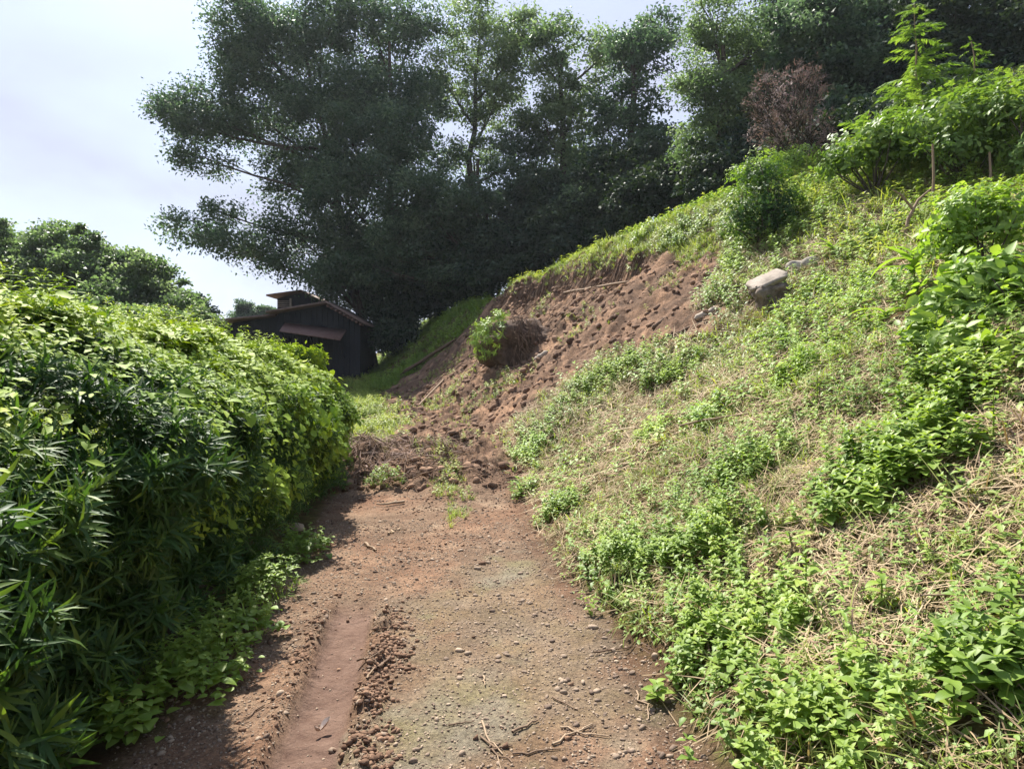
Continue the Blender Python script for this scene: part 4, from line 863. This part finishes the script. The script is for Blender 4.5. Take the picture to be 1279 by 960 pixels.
multi('gravel', 'stone', [strew(90000, g1, 1.7, 6.5, -1.9, 1.2, .0025, .011, PEB), strew(14000, g1, 1.7, 9.5, -2.4, 1.2, .005, .020, PEB2, 5)])
g2 = lambda x, y, s, m, l: s * np.clip(.3 + 1.2 * fn(x, y, 1.5, 82) + .45 * ss(7, 10, y), .02, 1) * (1 - m) * notrut(x, y) * (1 - l)
g3 = lambda x, y, s, m, l: (np.exp(-((rutd(x, y)[0] - .22 - .08 * fbm(x * 0, y * 3, 2, 83)) / .08) ** 2) * np.clip(.5 + 1.6 * fn(x, y, 5, 84), 0, 1) + .25 * np.exp(-((rutd(x, y)[0] + .2) / .05) ** 2) * np.clip(.3 + 2 * fn(x, y, 6, 85), 0, 1)) * ss(4.5, 4.0, y)
multi('soil_clods', 'clod', [strew(24000, g2, 1.7, 9, -2.4, 1.0, .004, .022, PEB), strew(26000, g2, 8, 22, -6, 7, .010, .10, PEB2, 6), strew(60000, g3, 1.5, 4.5, -1.4, -.3, .0015, .019, PEB2, 4.5, .3)])
def stone(label, px, py, wpx, seed, mat='stone', sh=(1, .75, .55), grp='stones on the track', n=3, name='stone', boxy=.1, cat='stone'):
    rr_ = np.random.default_rng(seed); g = W([px], [py])[0]; g[2] = H(g[0:1], g[1:2])[0]; s_ = wpx * g[1] / F / 2
    V, Fq, A = stonemesh(rr_, n, .22, sh, boxy); V = V @ rotz(rr_.uniform(-.6, .6)).T * s_; V[:, 2] += s_ * sh[2] * .35
    o = link(name, qmesh(name, V, Fq, {'v': A}, True), M[mat]); o.location = g; tag(o, label, cat, grp); return o
SM = 'small rounded brown stone lying loose on the middle of the track'
SE = 'small rounded stone in the dark soil under the right bank edge'
for i, (px, py, w_) in enumerate([(584, 815, 9), (622, 826, 8), (645, 805, 7), (573, 812, 10), (655, 838, 7), (600, 845, 6), (690, 800, 8), (668, 770, 7), (615, 766, 8), (640, 742, 7), (560, 880, 6), (700, 850, 7), (720, 860, 8), (610, 705, 8), (596, 712, 9), (575, 690, 8), (625, 690, 7), (650, 716, 7), (540, 700, 6), (630, 870, 7)]):
    stone(SM, px, py, w_, 400 + i)
for i, (px, py, w_) in enumerate([(775, 838, 8), (790, 846, 9), (768, 850, 7), (783, 870, 8), (800, 862, 7), (770, 828, 7), (805, 880, 8), (798, 905, 7), (760, 792, 7), (755, 800, 8)]):
    stone(SE, px, py, w_, 450 + i, grp='stones under the bank edge')
stone('pale flat stone at the right track edge, largest on the track', 741, 787, 15, 480, sh=(1, .7, .45))
stone('pale egg-shaped stone standing at the foot of the bank', 818, 827, 13, 481, sh=(.7, .6, .8))
stone('round stone in the loose cluster at the bottom of the track', 684, 884, 10, 482)
stone('dark stone beside the grey patch at the narrow part of the track', 602, 706, 10, 483, 'clod')
stone('big brown stone showing between heart-shaped leaves at the hedge foot', 150, 875, 62, 484, 'clod', (1, .6, .6), 'stones at the hedge foot', 5)
stone('smaller brown stone right of the big one at the hedge foot', 205, 838, 40, 485, 'clod', (1, .6, .6), 'stones at the hedge foot', 5)
stone('grey stone under the far part of the hedge', 372, 660, 20, 486, 'stone', (1, .7, .6), 'stones at the hedge foot', 4)
stone('reddish clod of earth in the middle of the bare slide', 713, 432, 12, 487, 'clod', (1, .8, .7), 'clods on the slide', 4, 'earth_clod', cat='clod')
stone('orange clod of earth at the toe of the slide', 630, 500, 10, 488, 'clod', (1, .8, .7), 'clods on the slide', 4, 'earth_clod', cat='clod')
stone('white angular rock right of the stump', 996, 336, 24, 489, 'rock', (1, .8, .75), 'rocks by the stump', 5, 'rock', .3, 'rock')
stone('pale rock with a dark side, farther right of the stump', 1013, 332, 24, 490, 'rock', (.9, .8, .7), 'rocks by the stump', 5, 'rock', .3, 'rock')
stone('small pale rock half hidden in the grass left of the thicket', 1074, 428, 12, 491, 'rock', (1, .8, .6), 'rocks by the stump', 4, 'rock', .3, 'rock')
# tilted block
g = W([960], [384])[0]; k = g[1] / F; o = empty('boulder', g); tag(o, 'angular tilted boulder with a pale slab-like top and dark hollow front on the upper slope', 'boulder')
rr_ = np.random.default_rng(15)
M['bould'] = plainmat('boulder_side', (.06, .045, .035), (.30, .235, .185), 5, .9, 1.0, (1, 1, 1), dist=.06)
M['slab'] = plainmat('boulder_top', (.16, .13, .105), (.46, .39, .32), 4, .9, 1.0)
V, Fq, A = stonemesh(rr_, 12, .34, (1, 1, 1), .3); V = V * (1 + .12 * fbm(V[:, 0] * 4, V[:, 1] * 4 + V[:, 2] * 3, 3, 31))[:, None] * np.array([24, 20, 20]) * k; V[:, 2] -= 5 * k; V[:, 0] *= 1 - .25 * (V[:, 2] < 0); V = V @ roty(-.15).T + np.array([0, 0, 17 * k])
dent = np.exp(-(((V[:, 0] - 6 * k) / (11 * k)) ** 2 + ((V[:, 2] - 12 * k) / (9 * k)) ** 2)) * (V[:, 1] < 0); V[:, 1] += dent * 15 * k
link('body', qmesh('body', V, Fq, {'v': A}, False), M['bould'], o)
V, Fq, A = stonemesh(rr_, 8, .18, (1, 1, 1), .45); V = V * np.array([24, 16, 5]) * k * (1 + .25 * vn(V[:, 0] * 3, V[:, 1] * 3 + V[:, 2], 6))[:, None]; V = V @ rotx(.45).T @ roty(-.42).T + np.array([-4 * k, -3 * k, 32 * k])
link('top', qmesh('top', V, Fq, {'v': A}, False), M['slab'], o)
# planks and logs on the slide's right edge
def timber(name, label, p0, p1, wpx, seed, mat='log', flatb=.35, grp='wood pieces on the slide', cat='log', lift=.4):
    a = W([p0[0]], [p0[1]])[0]; b_ = W([p1[0]], [p1[1]])[0]
    for q in (a, b_): q[2] = H(q[0:1], q[1:2])[0]
    wd = wpx * a[1] / F / 2; rr_ = np.random.default_rng(seed); n = 9; q = np.linspace(0, 1, n)[:, None]; P = a + (b_ - a) * q + rr_.normal(0, wd * .12, (n, 3)); P[:, 2] += wd * lift
    b = MB(); b.tube(P, wd * (1 + rr_.normal(0, .08, n)) * np.interp(q[:, 0], [0, .02, .98, 1], [.5, 1, .9, .3]), 8); m_ = b.mesh(name, False)
    shift(m_, a); o = link(name, m_, M[mat]); o.location = a; tag(o, label, cat, grp); return o
timber('plank', 'pale weathered plank lying at the right edge of the bare earth', (868, 405), (898, 389), 9, 1, cat='plank')
timber('log', 'short dark log left of the pale plank', (815, 418), (834, 406), 7, 2, 'root')
timber('log', 'thin broken log below the short dark one', (840, 425), (866, 410), 5, 3, 'root')
timber('log', 'grey board end sticking out of the slide under the sod clump', (668, 452), (684, 441), 7, 4)
timber('log', 'long thin log half buried in the slide below the crest', (700, 372), (790, 350), 3, 5, 'twig')
timber('log', 'thin pole lying on the left flank of the slide', (500, 470), (570, 425), 4, 6, 'root')
timber('log', 'thin pale pole lying in the slide toe', (520, 512), (560, 470), 3, 7, 'twig')
# sticks
r = np.random.default_rng(91)
def stick(label, p0, p1, wpx, seed, mat='twig', lift=1.2, bend=.06, grp='sticks on the track', fork=False):
    a = W([p0[0]], [p0[1]])[0]; b_ = W([p1[0]], [p1[1]])[0]; rr_ = np.random.default_rng(seed); wd = wpx * a[1] / F / 2; n = 7; q = np.linspace(0, 1, n)[:, None]
    P = a + (b_ - a) * q; P[:, :2] += rr_.normal(0, bend * np.linalg.norm(b_ - a), (n, 2)) * np.sin(q * 3.14); P[:, 2] = np.maximum(H(P[:, 0], P[:, 1]).max() * .5 + H(P[:, 0], P[:, 1]) * .5, H(P[:, 0], P[:, 1])) + wd * lift
    b = MB(); b.tube(P, wd * np.linspace(1, .5, n), 5, rr_.random())
    if fork: e = P[4] + (P[4] - P[3]) * 1.4 + rr_.normal(0, .02, 3) * [1, 1, 0] + [0, 0, .01]; b.tube([P[4], (P[4] + e) / 2, e], wd * np.array([.6, .5, .3]), 4, .6)
    o = link('stick', shift(b.mesh('stick', True), a), M[mat]); o.location = a; tag(o, label, 'stick', grp)
for i, (p0, p1, w_, lab, fk) in enumerate([((600, 925), (640, 955), 3, 'reddish stick slanting at the very bottom of the track', True), ((560, 907), (592, 905), 2.5, 'thin stick lying across the mossy patch', False), ((602, 905), (628, 945), 3, 'longest stick of the pile at the bottom of the track', True), ((640, 920), (672, 903), 4, 'dark stick at the top of the bottom pile', False),
        ((612, 938), (640, 935), 3.5, 'short pale stick within the bottom pile', False), ((690, 873), (722, 892), 2.5, 'pale stick beside the grey patch on the right', False), ((604, 846), (606, 858), 3, 'tiny upright-lying splinter in the middle of the track', False), ((472, 842), (488, 828), 6, 'short thick stick right of the clods of the wheel rut', False),
        ((446, 828), (470, 838), 3, 'thin stick crossing behind the short thick one', True), ((458, 858), (468, 842), 3, 'thin pale stick below the short thick one', False), ((742, 820), (790, 812), 2.5, 'thin twig near the right edge of the track', False), ((795, 870), (810, 905), 3, 'dry stem lying along the foot of the bank', False),
        ((700, 915), (760, 925), 3, 'reddish dry stalk near the bottom right of the track', True), ((690, 935), (740, 910), 3.5, 'dry stalk crossing the reddish one', True), ((456, 680), (470, 690), 4, 'short bent stick on the loose soil at the far left track', False), ((485, 668), (500, 660), 3, 'curved twig beside the bent stick', True),
        ((330, 880), (300, 905), 2.5, 'thin stick at the shaded left edge of the track', False), ((640, 948), (700, 940), 3, 'stick cut by the lower edge of the photo', False), ((505, 630), (470, 633), 4, 'dark stick lying along the debris step', False)]):
    stick(lab, p0, p1, w_, 500 + i, fork=fk)
for i, (p0, p1, w_, lab) in enumerate([((1215, 800), (1278, 770), 4, 'thick dry stalk in the straw near the right edge'), ((1140, 640), (1175, 700), 3, 'dry stalk leaning under the tall bright clump'), ((930, 770), (870, 830), 3, 'dry stalk between the two large clumps'), ((1150, 780), (1230, 745), 3, 'long dry stalk across the lower right straw'), ((1100, 700), (1160, 735), 3, 'reddish dry stalk in the straw right of the large clump'),
        ((1095, 520), (1120, 500), 4, 'pale broken stalk under the right thicket'), ((1060, 905), (1120, 930), 4, 'dry stalk right of the wide bottom clump'), ((850, 560), (935, 530), 3, 'thin pale stalk lying up the middle slope'), ((1180, 640), (1279, 690), 3, 'long pale stalk at the right edge below the clump')]):
    stick(lab, p0, p1, w_, 540 + i, 'twig', 6, grp='dry stalks on the bank')
# curled dry leaf by the rut
t = TP(); t.add(leaf(.07, .028, 4, -.9, .9, 'ovate'), rotz(-.6), (0, 0, .012), 1); t.add(leaf(.045, .02, 4, -1.2, .9, 'ovate'), rotz(2.4), (0, 0, .012), 1); V, Fq, A = t.done()
M['pale_leaf'] = plainmat('bleached_leaf', (.42, .33, .26), (.66, .56, .48), 20, .7, .2)
g = W([400], [903])[0]; g[2] = H(g[0:1], g[1:2])[0] + .01; o = link('dry_leaf', qmesh('dry_leaf', V, Fq, {'v': A}), M['pale_leaf']); o.location = g; tag(o, 'curled bleached dry leaf lying on the clods of the wheel rut', 'leaf')
# bare dead branch stub on the debris step
g = W([447], [600])[0]; b = MB(); b.tube([g, g + [.03, 0, .22], g + [.0, 0, .45]], [.02, .014, .008], 6); b.tube([g + [.02, 0, .12], g + [-.08, 0, .0], g + [-.16, -.1, -.08]], [.014, .01, .006], 5); b.tube([g + [.03, 0, .2], g + [.12, .02, .3]], [.01, .004], 5)
o = link('dead_branch', shift(b.mesh('dead_branch', True), g), M['twig']); o.location = g; tag(o, 'pale dead branch stub standing on the debris at the far hedge end', 'branch')
g = at(1130, 262, 8.6); g = gpt(g[0], g[1]); b = MB(); b.tube([g, g + [.05, 0, .3], g + [.18, 0, .55], g + [.35, 0, .7]], [.03, .024, .018, .01], 6); b.tube([g + [.12, 0, .42], g + [-.05, 0, .62], g + [-.16, .02, .7]], [.02, .013, .008], 5)
o = link('dead_branch', shift(b.mesh('dead_branch', True), g), M['twig']); o.location = g; tag(o, 'forked bare branch on the slope left of the leafy shrubs', 'branch')
for px, pt, lab in ((1165, 180, 'slender bare stake under the saplings, left one'), (1236, 190, 'slender bare stake under the saplings, right one')):
    a = at(px, pt, 9); bs = gpt(a[0], a[1]); b = MB(); b.tube([bs - [0, 0, .1], (bs + a) / 2 + [.02, 0, 0], a], [.022, .018, .014], 6); o = link('stake', shift(b.mesh('stake', True), bs), M['twig']); o.location = bs; tag(o, lab, 'stake')
# overturned sod with grass on its left and bare roots on its right
g = W([640], [452])[0]; k = g[1] / F; sod = empty('sod_clump', g); tag(sod, 'overturned sod clump with green grass left and dark roots right, on the slide', 'sod clump')
V, Fq = cubesphere(10); V = V * (1 + .5 * vn(V[:, 0] * 2 + 4, V[:, 1] * 2 + V[:, 2] * 2, 4) + .1 * vn(V[:, 0] * 6, V[:, 2] * 6 + V[:, 1] * 5, 5))[:, None]
V = V * np.array([52 * k, 40 * k, 34 * k]) + np.array([4 * k, 6 * k, 16 * k]); V[:, 2] += .06 * fbm(V[:, 0] * 7, V[:, 1] * 7, 3, 9); V[:, 1] += .5 * np.exp(-(((V[:, 0] - 16 * k) / (24 * k)) ** 2 + ((V[:, 2] - 12 * k) / (16 * k)) ** 2)) * (V[:, 1] < 0); M['darksoil'] = plainmat('dark_root_soil', (.045, .029, .021), (.17, .11, .078), 7, .95, 1.0, dist=.08)
link('soil', qmesh('soil', V, Fq, {'v': np.full(len(V), .3)}, True), M['darksoil'], sod)
n = 700; v = unit(r.normal(0, 1, (n, 3))); v = v[(v[:, 0] < -.35 + .2 * v[:, 2]) & (v[:, 2] > -.5)]; P = g + v * np.array([50, 36, 36]) * k + np.array([4 * k, 0, 22 * k])
stampobj('grass', TALL, P, M['cover'], sod, N=unit(v * .8 + [-.2, -.2, -.5]), sc=r.uniform(.3, .75, len(P)), r=r)
stampobj('grass_leaves', SPRF, P[::3], M['cover'], sod, N=unit(v[::3] + [0, 0, .3]), sc=r.uniform(.8, 1.6, len(P[::3])), r=r)
b = MB()
for i in range(260):
    v = unit(r.normal(0, 1, (1, 3)))[0]; v[0] = abs(v[0]) * .9 - .1; v[1] = -abs(v[1]); p = g + v * np.array([48, 34, 35]) * k + np.array([4 * k, 0, 22 * k]); q = p + [r.uniform(-.1, .2), -r.uniform(.02, .15), -r.uniform(.1, .5)]
    b.tube([p, (p + q) / 2 + r.normal(0, .05, 3) + [0, -.08, .04], q], .007, 3, r.random())
link('roots', shift(b.mesh('roots'), g), M['root'], sod).__setitem__('kind', 'stuff')
# roots hanging from the torn edge and strewn over the slide
b = MB()
for i in range(420):
    y = r.uniform(14.3, 22); u = um_(y) - lipoff(y) - r.uniform(-.02, .25) - (r.random() < .4) * r.uniform(0, 3.5); x = float(xr(y) + u); Ln = r.uniform(.2, .9); n = 5; dx, dy = -.75 + r.normal(0, .3), -.35 + r.normal(0, .35); q = np.linspace(0, 1, n) * Ln
    X = x + dx * q + r.normal(0, .02, n); Y = y + dy * q + r.normal(0, .02, n); Z = H(X, Y) + .02 + .03 * r.random(n); b.tube(np.stack([X, Y, Z], 1), np.linspace(.010, .003, n) * r.uniform(.5, 1.4), 3, r.random())
for i in range(420):
    x, y = r.uniform(-3.3, -.6), r.uniform(8.3, 10.2); Ln = r.uniform(.1, .4); a = r.uniform(0, 6.28); X = x + np.array([0, .5, 1]) * Ln * math.cos(a); Y = y + np.array([0, .5, 1]) * Ln * math.sin(a); b.tube(np.stack([X, Y, H(X, Y) + .03 + .05 * r.random(3)], 1), .006, 3, r.random())
o = link('loose_roots', b.mesh('loose_roots'), M['root']); tag(o, kind='stuff')
# sparse green on the slide and along the debris
pz = lambda x, y, s, l: s * ss(8.8, 9.6, y) * np.clip(fn(x, y, .9, 91) * 1.6 - .12 - .3 * ss(13, 16, y) * ss(.5, 2, x - xr(y)), 0, .9)
multi('slide_regrowth', 'grass', [region(20000, -6, 8, 8.5, 22, pz, TALL, (.2, .6)), region(12000, -6, 8, 8.5, 22, pz, SPRF, (.5, 1.1))])

# brush on the debris heap
heap = lambda x, y, s, l: np.exp(-((x + 1.75 + .12 * (y - 9)) / .8) ** 2 - ((y - 9.4) / .6) ** 2)
multi('brush_litter', 'dead', [region(800, -4, 0, 8.2, 11, heap, STRAWT, (.8, 1.8), .9), region(160, -4, 0, 8.2, 11, heap, DG, (.6, 1.2))])
mid = zone([(520, 560), (560, 560), (585, 640), (560, 660), (545, 610)])
mg = lambda x, y, s, l: ss(-.1, .2, edged(x, y, mid) + .3 * fn(x, y, 3, 95)) * .6
multi('track_grass', 'grass', [region(6000, -3, .5, 6, 12, mg, TALL, (.2, .5)), region(1500, -3, .5, 6, 12, mg, SPRF, (.5, 1))])


MIXP = lambda x, y, s, l: (1 - s) * onsl(x - xr(y)) * np.clip(-.1 + 1.8 * fn(x, y, .8, 96) + .5 * ss(2.5, 5, x - xr(y)) * ss(9, 6, y), 0, 1)
multi('mixed_undergrowth', 'weed_pale', [region(7000, .5, 8, 2, 9, MIXP, LBs + LOWW, (.5, 1.1)), region(2500, .5, 8, 2, 9, MIXP, [sprig(r, 6, .06, .02, .3) for _ in range(4)], (.6, 1.2))])
multi('dry_undergrowth', 'dead', [region(5000, .5, 9, 2, 13, lambda x, y, s, l: (1 - s) * onsl(x - xr(y)) * np.clip(.1 + 1.5 * fn(x, y, 1.2, 97), 0, 1), [tuft(r, 7, .2, .006, 2, 3, .3) for _ in range(4)], (.5, 1.2))])

bx, by = g0 = W([960], [392])[0][:2]
multi('boulder_grass', 'grass', [stamp(TALL + SPRF, onground(bx + r.normal(0, .42, 90), by - .15 + r.normal(0, .22, 90)), sc=r.uniform(.5, 1.1, 90), r=r)])
multi('boulder_straw', 'dead', [stamp(STRAWT, onground(bx + r.normal(0, .35, 120), by - .05 + r.normal(0, .25, 120)) + np.array([0, 0, .06]), sc=r.uniform(.8, 1.4, 120), r=r)])
# thin air in a closed box, added to veil the dark trees like lens glare
b = MB(); b.box((0, 25, 18), (520, 470, 40))
m, n_ = mat_new('added_haze'); vp = n_.nodes.new('ShaderNodeVolumePrincipled'); vp.inputs['Density'].default_value = ADDED_HAZE; vp.inputs['Color'].default_value = (.82, .90, 1, 1); vp.inputs['Anisotropy'].default_value = .3
oo = n_.nodes.new('ShaderNodeOutputMaterial'); n_.links.new(vp.outputs[0], oo.inputs['Volume'])
tag(link('added_haze', b.mesh('added_haze'), m), kind='stuff')
